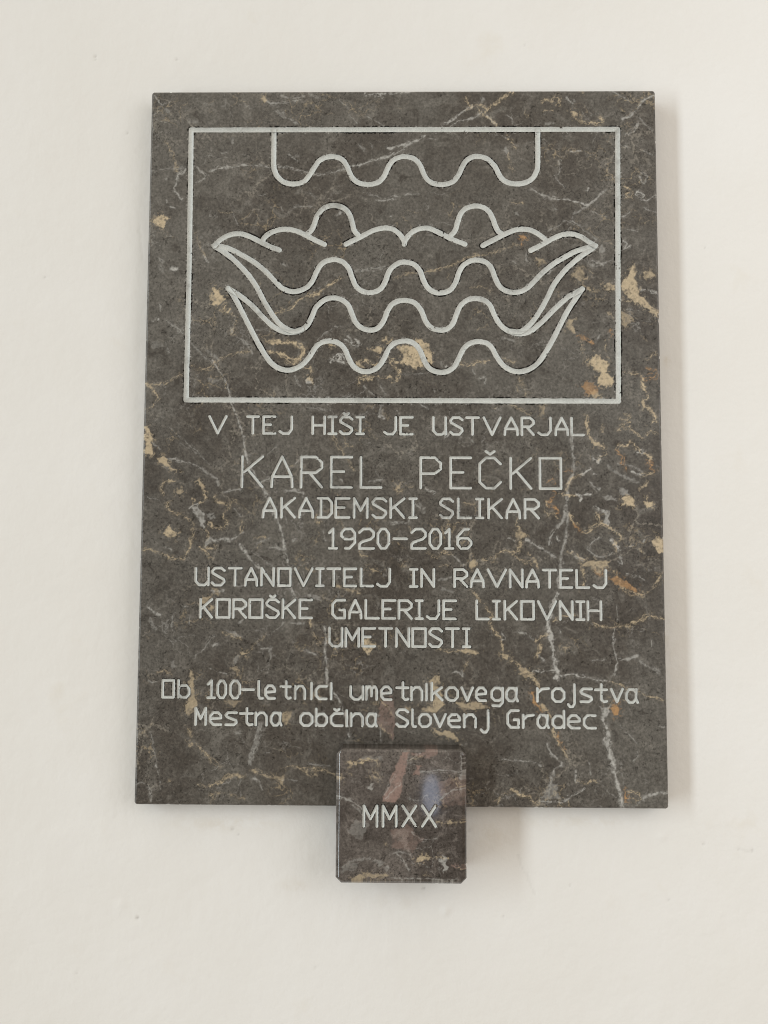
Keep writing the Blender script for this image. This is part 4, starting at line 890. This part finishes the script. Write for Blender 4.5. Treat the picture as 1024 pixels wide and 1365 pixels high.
# ------------------------------------------------------------------ materials
def new_mat(name):
    mt = bpy.data.materials.new(name); mt.use_nodes = True
    n = mt.node_tree.nodes; n.clear()
    o = n.new('ShaderNodeOutputMaterial'); b = n.new('ShaderNodeBsdfPrincipled')
    mt.node_tree.links.new(b.outputs[0], o.inputs[0])
    return mt, n, mt.node_tree.links, b
def mixc(n, l, fac, a, b, mode='MIX'):
    x = n.new('ShaderNodeMix'); x.data_type = 'RGBA'; x.blend_type = mode
    for s, v in ((0, fac), (6, a), (7, b)):
        if hasattr(v, 'links'): l.new(v, x.inputs[s])
        else: x.inputs[s].default_value = v
    return x.outputs[2]
def math_(n, l, op, a, b=None, clamp=False):
    x = n.new('ShaderNodeMath'); x.operation = op; x.use_clamp = clamp
    for s, v in ((0, a), (1, b)):
        if v is None: continue
        if hasattr(v, 'links'): l.new(v, x.inputs[s])
        else: x.inputs[s].default_value = v
    return x.outputs[0]
def noise_(n, l, vec, scale, detail=4, rough=.55, dist=0.0):
    x = n.new('ShaderNodeTexNoise'); x.inputs['Scale'].default_value = scale; x.inputs['Detail'].default_value = detail
    x.inputs['Roughness'].default_value = rough; x.inputs['Distortion'].default_value = dist
    l.new(vec, x.inputs['Vector']); return x
def step_(n, l, v, lo, hi):
    x = n.new('ShaderNodeMapRange'); x.interpolation_type = 'SMOOTHSTEP'
    x.inputs[1].default_value = lo; x.inputs[2].default_value = hi
    l.new(v, x.inputs[0]); return x.outputs[0]

def marble(name, rough, dark, light, seed):
    mt, n, l, b = new_mat(name)
    tc = n.new('ShaderNodeTexCoord'); mp = n.new('ShaderNodeMapping'); mp.inputs[1].default_value = (seed, seed*.7, seed*.3)
    l.new(tc.outputs['Object'], mp.inputs[0]); P = mp.outputs[0]
    att = n.new('ShaderNodeAttribute'); att.attribute_name = 'veins'
    sp = n.new('ShaderNodeSeparateColor'); l.new(att.outputs['Color'], sp.inputs[0])
    chp = n.new('ShaderNodeAttribute'); chp.attribute_name = 'stone_chips'; cs = n.new('ShaderNodeSeparateColor'); l.new(chp.outputs['Color'], cs.inputs[0])
    # cloudy ground
    big = noise_(n, l, P, 5.5, 5, .6, .6); mid = noise_(n, l, P, 42, 5, .65, 1.2); fine = noise_(n, l, P, 330, 4, .7)
    col = mixc(n, l, step_(n, l, big.outputs[0], .36, .66), dark, light)
    col = mixc(n, l, step_(n, l, mid.outputs[0], .5, .76), col, tuple(c*1.45 for c in light[:3]) + (1,))
    col = mixc(n, l, step_(n, l, mid.outputs[0], .44, .28), col, tuple(c*.72 for c in dark[:3]) + (1,))
    sw = noise_(n, l, P, 15, 6, .62, 2.2)
    col = mixc(n, l, math_(n, l, 'MULTIPLY', step_(n, l, sw.outputs[0], .53, .68), .42), col, tuple(c*1.5 for c in light[:3]) + (1,))
    col = mixc(n, l, math_(n, l, 'MULTIPLY', step_(n, l, sw.outputs[0], .46, .32), .5), col, tuple(c*.62 for c in dark[:3]) + (1,))
    f2 = math_(n, l, 'MULTIPLY_ADD', fine.outputs[0], 2.3); n[-1].inputs[2].default_value = -0.15
    grey = n.new('ShaderNodeCombineColor')
    for s in range(3): l.new(f2, grey.inputs[s])
    col = mixc(n, l, 1.0, col, grey.outputs[0], 'MULTIPLY')
    # dark flecks and pale fossil flecks, stretched
    fl = noise_(n, l, P, 190, 3, .6, 2.5)
    where = noise_(n, l, P, 9, 3, .55)
    col = mixc(n, l, math_(n, l, 'MULTIPLY', step_(n, l, fl.outputs[0], .58, .66), math_(n, l, 'MULTIPLY', step_(n, l, where.outputs[0], .42, .62), .85)), col, (.012, .011, .010, 1))
    col = mixc(n, l, math_(n, l, 'MULTIPLY', step_(n, l, fl.outputs[0], .40, .30), .38), col, (.20, .185, .165, 1))
    # hair veins: cell edges on warped coordinates, only in places
    wv = noise_(n, l, P, 26, 4, .6); add = n.new('ShaderNodeVectorMath'); add.operation = 'MULTIPLY_ADD'
    l.new(wv.outputs['Color'], add.inputs[0]); add.inputs[1].default_value = (.05, .05, .05); l.new(P, add.inputs[2])
    for sc_, thr, lo, hi, c_, am in ((17, .035, .50, .66, (.34, .31, .26, 1), .5), (46, .05, .55, .70, (.44, .35, .22, 1), .5), (30, .03, .52, .68, (.30, .295, .28, 1), .55)):
        vo = n.new('ShaderNodeTexVoronoi'); vo.feature = 'DISTANCE_TO_EDGE'; vo.inputs['Scale'].default_value = sc_
        l.new(add.outputs[0], vo.inputs['Vector'])
        ms = noise_(n, l, P, sc_*.33 + 3, 3, .5)
        k = math_(n, l, 'MULTIPLY', step_(n, l, vo.outputs[0], thr, thr*.2), step_(n, l, ms.outputs[0], lo, hi))
        k = math_(n, l, 'MULTIPLY', k, step_(n, l, fine.outputs[0], .38, .62))
        col = mixc(n, l, math_(n, l, 'MULTIPLY', k, am), col, c_)
    # traced veins and patches
    gr = noise_(n, l, P, 420, 3, .7)
    vary = mixc(n, l, gr.outputs[0], (.62, .62, .62, 1), (1.35, 1.35, 1.35, 1))
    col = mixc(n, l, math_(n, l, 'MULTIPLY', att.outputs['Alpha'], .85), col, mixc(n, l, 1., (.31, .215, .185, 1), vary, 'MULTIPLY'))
    col = mixc(n, l, sp.outputs[0], col, mixc(n, l, 1., (.47, .465, .44, 1), vary, 'MULTIPLY'))
    col = mixc(n, l, sp.outputs[1], col, mixc(n, l, 1., (.55, .45, .305, 1), vary, 'MULTIPLY'))
    col = mixc(n, l, sp.outputs[2], col, mixc(n, l, 1., (.42, .25, .12, 1), vary, 'MULTIPLY'))
    col = mixc(n, l, math_(n, l, 'MULTIPLY', cs.outputs[0], .97), col, (.010, .009, .008, 1))
    l.new(col, b.inputs['Base Color'])
    rr = math_(n, l, 'MULTIPLY_ADD', mid.outputs[0], .10); n[-1].inputs[2].default_value = max(.0, rough - .05) if rough > .2 else .02
    l.new(rr, b.inputs['Roughness'])
    bp = n.new('ShaderNodeBump'); bp.inputs['Strength'].default_value = .12; bp.inputs['Distance'].default_value = .0004
    l.new(fine.outputs[0], bp.inputs['Height'])
    if rough > .2: l.new(bp.outputs[0], b.inputs['Normal'])
    sv = math_(n, l, 'MULTIPLY_ADD', cs.outputs[0], -.5); n[-1].inputs[2].default_value = .5
    l.new(sv, b.inputs['Specular IOR Level'])
    return mt

def paint(name, base):
    mt, n, l, b = new_mat(name)
    tc = n.new('ShaderNodeTexCoord'); P = tc.outputs['Object']
    a = noise_(n, l, P, 90, 5, .7); f = noise_(n, l, P, 700, 3, .7)
    col = mixc(n, l, step_(n, l, a.outputs[0], .35, .7), tuple(c*.84 for c in base[:3]) + (1,), base)
    col = mixc(n, l, step_(n, l, f.outputs[0], .45, .8), col, tuple(min(1, c*1.22) for c in base[:3]) + (1,))
    col = mixc(n, l, math_(n, l, 'MULTIPLY', step_(n, l, f.outputs[0], .40, .25), .5), col, tuple(c*.55 for c in base[:3]) + (1,))
    w = noise_(n, l, P, 17, 4, .6)
    k = math_(n, l, 'MULTIPLY', step_(n, l, w.outputs[0], .48, .68), step_(n, l, a.outputs[0], .42, .62))
    col = mixc(n, l, math_(n, l, 'MULTIPLY', k, .7), col, (.25, .25, .235, 1))
    l.new(col, b.inputs['Base Color']); b.inputs['Roughness'].default_value = .5
    bp = n.new('ShaderNodeBump'); bp.inputs['Strength'].default_value = .35; bp.inputs['Distance'].default_value = .0004
    l.new(f.outputs[0], bp.inputs['Height']); l.new(bp.outputs[0], b.inputs['Normal'])
    return mt

def plaster(name):
    mt, n, l, b = new_mat(name)
    tc = n.new('ShaderNodeTexCoord'); P = tc.outputs['Object']
    a = noise_(n, l, P, 3.2, 4, .55); c = noise_(n, l, P, 60, 6, .65); d = noise_(n, l, P, 14, 4, .6)
    s = noise_(n, l, P, 95, 2, .5)
    col = mixc(n, l, step_(n, l, a.outputs[0], .35, .7), (.80, .79, .765, 1), (.825, .82, .805, 1))
    col = mixc(n, l, math_(n, l, 'MULTIPLY', step_(n, l, d.outputs[0], .60, .80), .35), col, (.74, .70, .62, 1))
    col = mixc(n, l, math_(n, l, 'MULTIPLY', step_(n, l, s.outputs[0], .805, .83), .6), col, (.30, .27, .23, 1))
    mk = n.new('ShaderNodeAttribute'); mk.attribute_name = 'marks'; ms = n.new('ShaderNodeSeparateColor'); l.new(mk.outputs['Color'], ms.inputs[0])
    col = mixc(n, l, math_(n, l, 'MULTIPLY', ms.outputs[1], step_(n, l, c.outputs[0], .38, .62)), col, (.62, .55, .43, 1))
    col = mixc(n, l, ms.outputs[0], col, (.20, .17, .14, 1))
    l.new(col, b.inputs['Base Color']); b.inputs['Roughness'].default_value = .85; b.inputs['Specular IOR Level'].default_value = .2
    h = math_(n, l, 'MULTIPLY_ADD', d.outputs[0], 1.6); l.new(c.outputs[0], n[-1].inputs[2])
    bp = n.new('ShaderNodeBump'); bp.inputs['Strength'].default_value = .42; bp.inputs['Distance'].default_value = .0016
    l.new(h, bp.inputs['Height']); l.new(bp.outputs[0], b.inputs['Normal'])
    return mt

M_SLAB = marble('honed_marble', .36, (.069, .0600, .051, 1), (.113, .106, .094, 1), 0.0)
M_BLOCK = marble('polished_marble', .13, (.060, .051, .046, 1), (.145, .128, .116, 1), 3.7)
M_PAINT = paint('silver_paint', (.575, .595, .575, 1))
M_WALL = plaster('white_plaster')

# ------------------------------------------------------------------ the wall
def build_wall():
    g = Grid(-660, 660, -480, 1140, 2.0)
    Y = (fbm(g.X, g.Z, 160, 11, 4) - .5)*1.2 + (fbm(g.X, g.Z, 22, 17, 3) - .5)*.25
    for x, z, r, h in ((52, -123, 4.5, 1.3), (452, -128, 5, 1.4), (-320, -120, 6, .6), (441, 120, 7, .5), (300, -38, 5, .6), (-12, -170, 9, .3), (250, -230, 8, .3), (-235, 890, 6, .3)):
        Y += h*np.exp(-((g.X-x)**2 + (g.Z-z)**2)/(r*r))
    edge = np.minimum(np.minimum(g.X+660, 660-g.X), np.minimum(g.Z+480, 1140-g.Z))
    Y = Y*smooth(0, 60, edge)
    nick = np.zeros(g.X.shape, np.float32); stain = np.zeros(g.X.shape, np.float32)
    for x, z, q, s in [(-378.7, 894.5, 1.4, 0.7), (-378.6, 890.6, 1.1, 0.5), (-300.7, -133.6, 1.6, 0.9), (-368.8, -195.6, 1.2, 0.4), (27.3, -98.0, 1.5, 0.7), (78.9, -33.1, 1.4, 0.4), (346.8, -45.8, 1.3, 0.5), (402.0, -52.9, 1.6, 0.45), (386.7, -52.2, 1.2, 0.35), (305.4, -108.6, 1.2, 0.4), (-336.2, 796.7, 1.3, 0.5), (-277.4, 890.3, 1.4, 0.45), (-193.0, -33.7, 1.6, 0.5), (-186.0, -39.6, 1.2, 0.4), (117.9, -128.6, 1.2, 0.4), (-431.8, 615.6, 1.2, 0.4), (364.1, 652.4, 1.1, 0.3), (150.3, 906.9, 1.2, 0.3), (-96.3, -187.0, 1.1, 0.3), (194.1, -93.1, 1.2, 0.35)]:
        k = np.exp(-((g.X-x)**2 + (g.Z-z)**2)/(q*q)); nick = np.maximum(nick, k*s*.6); Y -= k*.8
    for x, z, a, b, s in [(315.7, 515.2, 4, 9, 0.5), (308.6, 187.6, 4, 12, 0.3), (-201.8, -27.9, 60, 8, 0.28), (-118.7, -97.7, 14, 8, 0.22), (-2.7, -111.6, 30, 10, 0.12), (194.9, -22.0, 70, 7, 0.22), (100.4, -35.4, 25, 14, 0.2), (-301.4, 316.2, 5, 120, 0.15), (318.1, 144.6, 10, 60, 0.12)]:
        stain = np.maximum(stain, s*np.exp(-((g.X-x)/a)**2 - ((g.Z-z)/b)**2))
    for a, b in [((134.5, -60.2), (143.0, -81.0)), ((144.7, -81.0), (153.0, -103.4)), ((-318.5, 680.7), (-313.8, 638.8)), ((386.7, -51.3), (399.4, -54.5))]:
        k = smooth(2.2, .3, seg_dist(g.X + (fbm(g.X, g.Z, 6, 31, 2)-.5)*6, g.Z, a, b)); nick = np.maximum(nick, k*.07); Y -= k*.25
    inside = smooth(0, 14, np.maximum(np.abs(g.X) - 286, np.maximum(-g.Z + 14, g.Z - SLAB_H + 14)))
    inside *= smooth(0, 14, np.maximum(np.abs(g.X) - 60, np.abs(g.Z) - 60))
    co = np.stack([g.X, -Y*inside, g.Z], -1).reshape(-1, 3)
    idx = np.arange(g.nx*g.nz).reshape(g.nz, g.nx)
    quads = np.stack([idx[:-1, :-1], idx[:-1, 1:], idx[1:, 1:], idx[1:, :-1]], -1).reshape(-1, 4)
    o = len(co); A, Bz0, Bz1, Dp = 2600, -1450, 2100, 160
    ring = np.array([[-A, 0, Bz0], [A, 0, Bz0], [A, 0, Bz1], [-A, 0, Bz1], [-A, Dp, Bz0], [A, Dp, Bz0], [A, Dp, Bz1], [-A, Dp, Bz1]])
    k = [idx[0, 0], idx[0, -1], idx[-1, -1], idx[-1, 0]]
    ex = [[o, o+1, k[1], k[0]], [o+1, o+2, k[2], k[1]], [o+2, o+3, k[3], k[2]], [o+3, o, k[0], k[3]],
          [o+1, o, o+4, o+5], [o+2, o+1, o+5, o+6], [o+3, o+2, o+6, o+7], [o, o+3, o+7, o+4], [o+5, o+4, o+7, o+6]]
    me = mesh_from('wall', np.concatenate([co, ring])*MM, None, np.concatenate([quads, ex]))
    w = link('wall', me, M_WALL, None, False)
    me.polygons.foreach_set('use_smooth', np.concatenate([np.ones(len(quads), bool), np.zeros(len(ex), bool)]))
    w.location = (0, 0, BASE_Z)
    mk = np.zeros((len(me.vertices), 4), np.float32); mk[:o, 0] = nick.ravel(); mk[:o, 1] = stain.ravel(); mk[:, 3] = 1
    at = me.attributes.new('marks', 'FLOAT_COLOR', 'POINT'); at.data.foreach_set('color', mk.ravel())
    w['kind'] = 'structure'; w['label'] = 'white plastered wall behind the marble plaque'; w['category'] = 'wall'
build_wall()

# ------------------------------------------------------------------ stone slabs
def vein_masks(g, veins, patches, seed):
    X, Z = g.X, g.Z
    wx = (fbm(X, Z, 9, seed, 4) - .5)*7.0; wz = (fbm(X, Z, 9, seed+10, 4) - .5)*7.0
    fx = (fbm(X, Z, 3.4, seed+20, 3) - .5)*4.6; fz = (fbm(X, Z, 3.4, seed+30, 3) - .5)*4.6
    brk = fbm(X, Z, 7, seed+40, 4); grain = fbm(X, Z, 2.2, seed+50, 3)
    M = {c: np.zeros(X.shape, np.float32) for c in 'wbop'}
    for ch, s, pts in patches:
        sl = g.box(pts, 8)
        if not M[ch][sl].size: continue
        x, z = X[sl] + wx[sl]*.8 + fx[sl], Z[sl] + wz[sl]*.8 + fz[sl]
        ins = np.zeros(x.shape, bool); d = np.full(x.shape, 99., np.float32)
        for a, b in zip(pts, pts[1:] + pts[:1]):
            d = np.minimum(d, seg_dist(x, z, a, b))
            c = ((a[1] > z) != (b[1] > z))
            ins ^= c & (x < (b[0]-a[0])*(z-a[1])/((b[1]-a[1]) or 1e-9) + a[0])
        sd = np.where(ins, d, -d)
        m = smooth(-.5, .9, sd)*s*np.clip(.85 + 1.5*(brk[sl]-.5) + 1.6*(grain[sl]-.42), .2, 1.1)
        M[ch][sl] = np.maximum(M[ch][sl], np.clip(m, 0, .95))
        if ch in 'bo':          # crumbs round the patch
            m = smooth(-7, 0, sd)*(grain[sl] > .66)*s*.55
            M[ch][sl] = np.maximum(M[ch][sl], m)
    for ch, w, s, pts, twin in [(a, b*(1 if a == 'w' else .82), c, d, 0) for a, b, c, d in veins] + [(a, b*.42, c*.8, d, 1) for a, b, c, d in veins if len(d) > 2]:
        if len(pts) > 2: pts = spline(pts, 4)
        sl = g.box(pts, w + 6)
        if not M[ch][sl].size: continue
        k = .75 if ch != 'w' else .5
        if twin: x, z = X[sl] - wx[sl]*.9 + fz[sl]*1.1, Z[sl] - wz[sl]*.9 - fx[sl]*1.1
        else: x, z = X[sl] + wx[sl]*k + fx[sl]*(k if ch == 'w' else 1.3), Z[sl] + wz[sl]*k + fz[sl]*(k if ch == 'w' else 1.3)
        d = np.full(x.shape, 99., np.float32)
        for a, b in zip(pts, pts[1:]): d = np.minimum(d, seg_dist(x, z, a, b))
        ww = w*np.clip(.95 + 3.2*(brk[sl]-.5), .25, 1.8)*.8
        m = smooth(ww*1.2 + .12, ww*.45, d)*s*np.clip(.92 + 3.0*(grain[sl]-.5), .15, 1.25)
        m = np.maximum(m, smooth(ww + 3.5, ww, d)*s*.28*smooth(.5, .72, grain[sl]))
        M[ch][sl] = np.maximum(M[ch][sl], np.clip(m, 0, .95))
    return M

def stone(name, x0, x1, z0, z1, front, step, chamfer, chamfer_top, cdepth, corner, cut, grooves, veins, patches, seed, mat, parent, back, chip_amt):
    """One dressed stone: a fine front face with the engraved grooves sunk into it, chamfers, sides and back."""
    g = Grid(x0 + chamfer, x1 - chamfer, z0 + chamfer, z1 - chamfer_top, step)
    Y = np.full(g.X.shape, 0., np.float32)
    chips = np.zeros(g.X.shape, np.float32)
    n1 = fbm(g.X, g.Z, 2.0, seed+70, 3); n2 = fbm(g.X, g.Z, 26, seed+75, 3)
    M = vein_masks(g, veins, patches, seed)
    for strokes, r, dep, ca in grooves:
        D = stroke_field(g, strokes, r + 3)
        Y = np.maximum(Y, np.where(D < r, dep*(1 - (D/r)**2), 0))
        reach = (n1 - .5)*9 + (n2 - .5)*9                       # how far the edge has broken out, mm
        band = smooth(r*.6, r*.9, D)*smooth(r + 2.6, r + 1.8, D)
        c = band*smooth(.2, -.3, D - r - np.clip(reach - .25, -1, 1.7)*ca)
        chips = np.maximum(chips, c)
        Y += (band*c*.35*(D >= r)).astype(np.float32)
        fleck = smooth(r + 3, r, D)*(fbm(g.X, g.Z, 1.5, seed+90, 2) > .74)*.75*ca
        M['w'] = np.maximum(M['w'], fleck.astype(np.float32))
    pits = (fbm(g.X, g.Z, 2.6, seed+95, 3) > .74) & (fbm(g.X, g.Z, 60, seed+97, 3) > .5)
    chips = np.maximum(chips, pits*.5*chip_amt)
    yy = -front + Y
    nx, nz = g.nx, g.nz
    idx = np.arange(nx*nz).reshape(nz, nx)
    quads = np.stack([idx[:-1, :-1], idx[:-1, 1:], idx[1:, 1:], idx[1:, :-1]], -1).reshape(-1, 4)
    yy[0, :] = yy[-1, :] = -front; yy[:, 0] = yy[:, -1] = -front
    co = np.stack([g.X, yy, g.Z], -1).reshape(-1, 3)
    loop = np.concatenate([idx[0, :-1], idx[:-1, -1], idx[-1, :0:-1], idx[:0:-1, 0]])   # counter clockwise seen from the front
    L = co[loop].astype(np.float64)
    cx, cz = (x0+x1)/2, (z0+z1)/2
    qx = np.where(np.isclose(L[:, 0], g.xs[0]), x0, np.where(np.isclose(L[:, 0], g.xs[-1]), x1, L[:, 0]))
    qz = np.where(np.isclose(L[:, 2], g.zs[0]), z0, np.where(np.isclose(L[:, 2], g.zs[-1]), z1, L[:, 2]))
    sx, sz = np.sign(qx - cx), np.sign(qz - cz)
    u, v = (x1-x0)/2 - np.abs(qx - cx), (z1-z0)/2 - np.abs(qz - cz)          # distance in from the two edges
    wear = .12*vnoise(L[:, 0], L[:, 2], 5, seed+60) + 1.6*np.clip(fbm(L[:, 0], L[:, 2], 7, seed+62, 3) - .74, 0, 1)*4
    u, v = np.where(u < v, u + wear*(u < .01), u), np.where(v <= u, v + wear*(v < .01), v)
    if corner == 'round':
        ca_ = (u < cut) & (v < cut)
        du, dv = cut - u, cut - v; ln = np.hypot(du, dv); ln[ln == 0] = 1
        u = np.where(ca_, cut - du/ln*cut, u); v = np.where(ca_, cut - dv/ln*cut, v)
    else:
        need = np.maximum(0, cut - (u + v))/2
        u, v = u + need, v + need
    qx, qz = cx + sx*((x1-x0)/2 - u), cz + sz*((z1-z0)/2 - v)
    n = len(loop); b0 = len(co)
    rim = np.stack([qx, np.full(n, -front + cdepth), qz], 1)
    bk = np.stack([qx, np.array([back(z) for z in qz]), qz], 1)
    co2 = np.concatenate([co, rim, rim + [0, .02, 0], bk])                     # second rim keeps the arris crisp
    i = np.arange(n); j = (i+1) % n
    r0, r1, r2 = b0, b0 + n, b0 + 2*n
    f4 = np.concatenate([quads, np.stack([loop[i], r0+i, r0+j, loop[j]], 1), np.stack([r0+i, r1+i, r1+j, r0+j], 1), np.stack([r1+i, r2+i, r2+j, r1+j], 1)])
    ctr = len(co2)
    co2 = np.concatenate([co2, [[cx, float(np.median(bk[:, 1])), cz]]])
    f3 = np.stack([r2+i, np.full(n, ctr), r2+j], 1)
    me = mesh_from(name, co2*MM, f3, f4)
    src = np.concatenate([np.arange(nx*nz), loop, loop, loop, [0]])
    col = np.stack([M['w'].ravel()[src], M['b'].ravel()[src], M['o'].ravel()[src], M['p'].ravel()[src]], 1).astype(np.float32)
    at = me.attributes.new('veins', 'FLOAT_COLOR', 'POINT'); at.data.foreach_set('color', col.ravel())
    cc = chips.ravel()[src].astype(np.float32)
    at = me.attributes.new('stone_chips', 'FLOAT_COLOR', 'POINT'); at.data.foreach_set('color', np.stack([cc, cc, cc, np.ones_like(cc)], 1).ravel())
    return link(name, me, mat, parent)

def paint_fill(name, strokes, r, dep, front, step, seed, parent, label=None, cover=.93):
    xs = [q[0] for s in strokes for q in s]; zs = [q[1] for s in strokes for q in s]
    g = Grid(min(xs)-r-1, max(xs)+r+1, min(zs)-r-1, max(zs)+r+1, step)
    D = stroke_field(g, strokes, r + 1)
    nz = fbm(g.X, g.Z, 2.4, seed, 3) - .5; nb = fbm(g.X, g.Z, 18, seed+5, 2) - .5
    phi = D - r*(cover + .22*nz + .10*nb)
    rel = fbm(g.X, g.Z, 1.6, seed+8, 2)
    # a few spots where the paint has flaked off the groove
    phi = np.where((fbm(g.X, g.Z, 5, seed+9, 3) > .80) & (D > r*.3), .3, phi)
    h = lambda d, x, z: -front + np.where(d < r, dep*(1 - (d/r)**2), 0) - .09
    co, F = clip_mesh(g, phi, D, h)
    o = link(name, mesh_from(name, co, F), M_PAINT, parent, True)
    if label: o['label'] = label
    return o

SLAB_T, BLOCK_T = 22.0, 45.0
plaque = empty('memorial_plaque', (0, 0, BASE_Z), 'large dark marble memorial plaque with a framed wave emblem and engraved silver lettering', 'plaque')
WR, WD, LR, LD = 3.12, 1.0, 1.62, .75
emblem = {k: [spline(s) if k != 'border' else s for s in v] for k, v in STROKES.items()}
lines = []
for t, L in LINES:
    words, k = [], 0
    for w in t.split(' '):
        words.append((w, letter_strokes(L[k:k+len(w)]))); k += len(w)
    lines.append((t, words))
grooves = [([s for v in emblem.values() for s in v], WR, WD, 1.0)]
grooves.append(([s for t, ws in lines for w, ss in ws for s in ss], LR, LD, .45))
stone('slab', -300, 300, 0, SLAB_H, SLAB_T, .7, 1.9, 1.9, 1.5, 'round', 3.5, grooves, VEINS, PATCHES, 200, M_SLAB, plaque, lambda z: 0.0, 1.0)
PART = {'border': ('engraved_border', 'thin rectangular border line round the emblem'), 'top_wave': ('engraved_wave', 'wave line hanging from the top of the border'),
        'ridge': ('engraved_ridge', 'row of overlapping hill shaped arcs'), 'upper_band': ('engraved_wave', 'wave with pointed leaf shaped ends under the hills'),
        'lower_line': ('engraved_wave', 'inner wave line of the lower band'), 'base_wave': ('engraved_wave', 'lowest wave line of the emblem')}
for i, (k, v) in enumerate(emblem.items()):
    nm, lb = PART[k]
    paint_fill(nm, v, WR, WD, SLAB_T, .45, 500 + i*20, plaque, lb, .97)
for i, (t, ws) in enumerate(lines):
    row = bpy.data.objects.new('inscription', None); scene.collection.objects.link(row)
    row.parent = plaque; row.empty_display_size = .02
    row['label'] = 'engraved silver line reading ' + t
    for k, (w, ss) in enumerate(ws):
        paint_fill('engraved_word', ss, LR, LD, SLAB_T, .4, 700 + i*20 + k, row, 'engraved word ' + w, .96)

# ------------------------------------------------------------------ the year block
block = empty('year_block', (0, 0, BASE_Z), 'small square polished marble block reading MMXX over the lower edge of the plaque', 'block')
BX0, BX1, BZ0, BZ1 = -70.6, 72.0, -74.4, 69.0
year = letter_strokes(YEAR[1])
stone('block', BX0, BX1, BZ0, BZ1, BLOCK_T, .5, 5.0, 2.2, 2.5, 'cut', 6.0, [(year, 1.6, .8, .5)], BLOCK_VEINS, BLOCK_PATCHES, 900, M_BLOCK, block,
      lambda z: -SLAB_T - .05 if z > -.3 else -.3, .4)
paint_fill('engraved_lettering', year, 1.6, .8, BLOCK_T, .35, 980, block, 'engraved year in Roman numerals', .95)
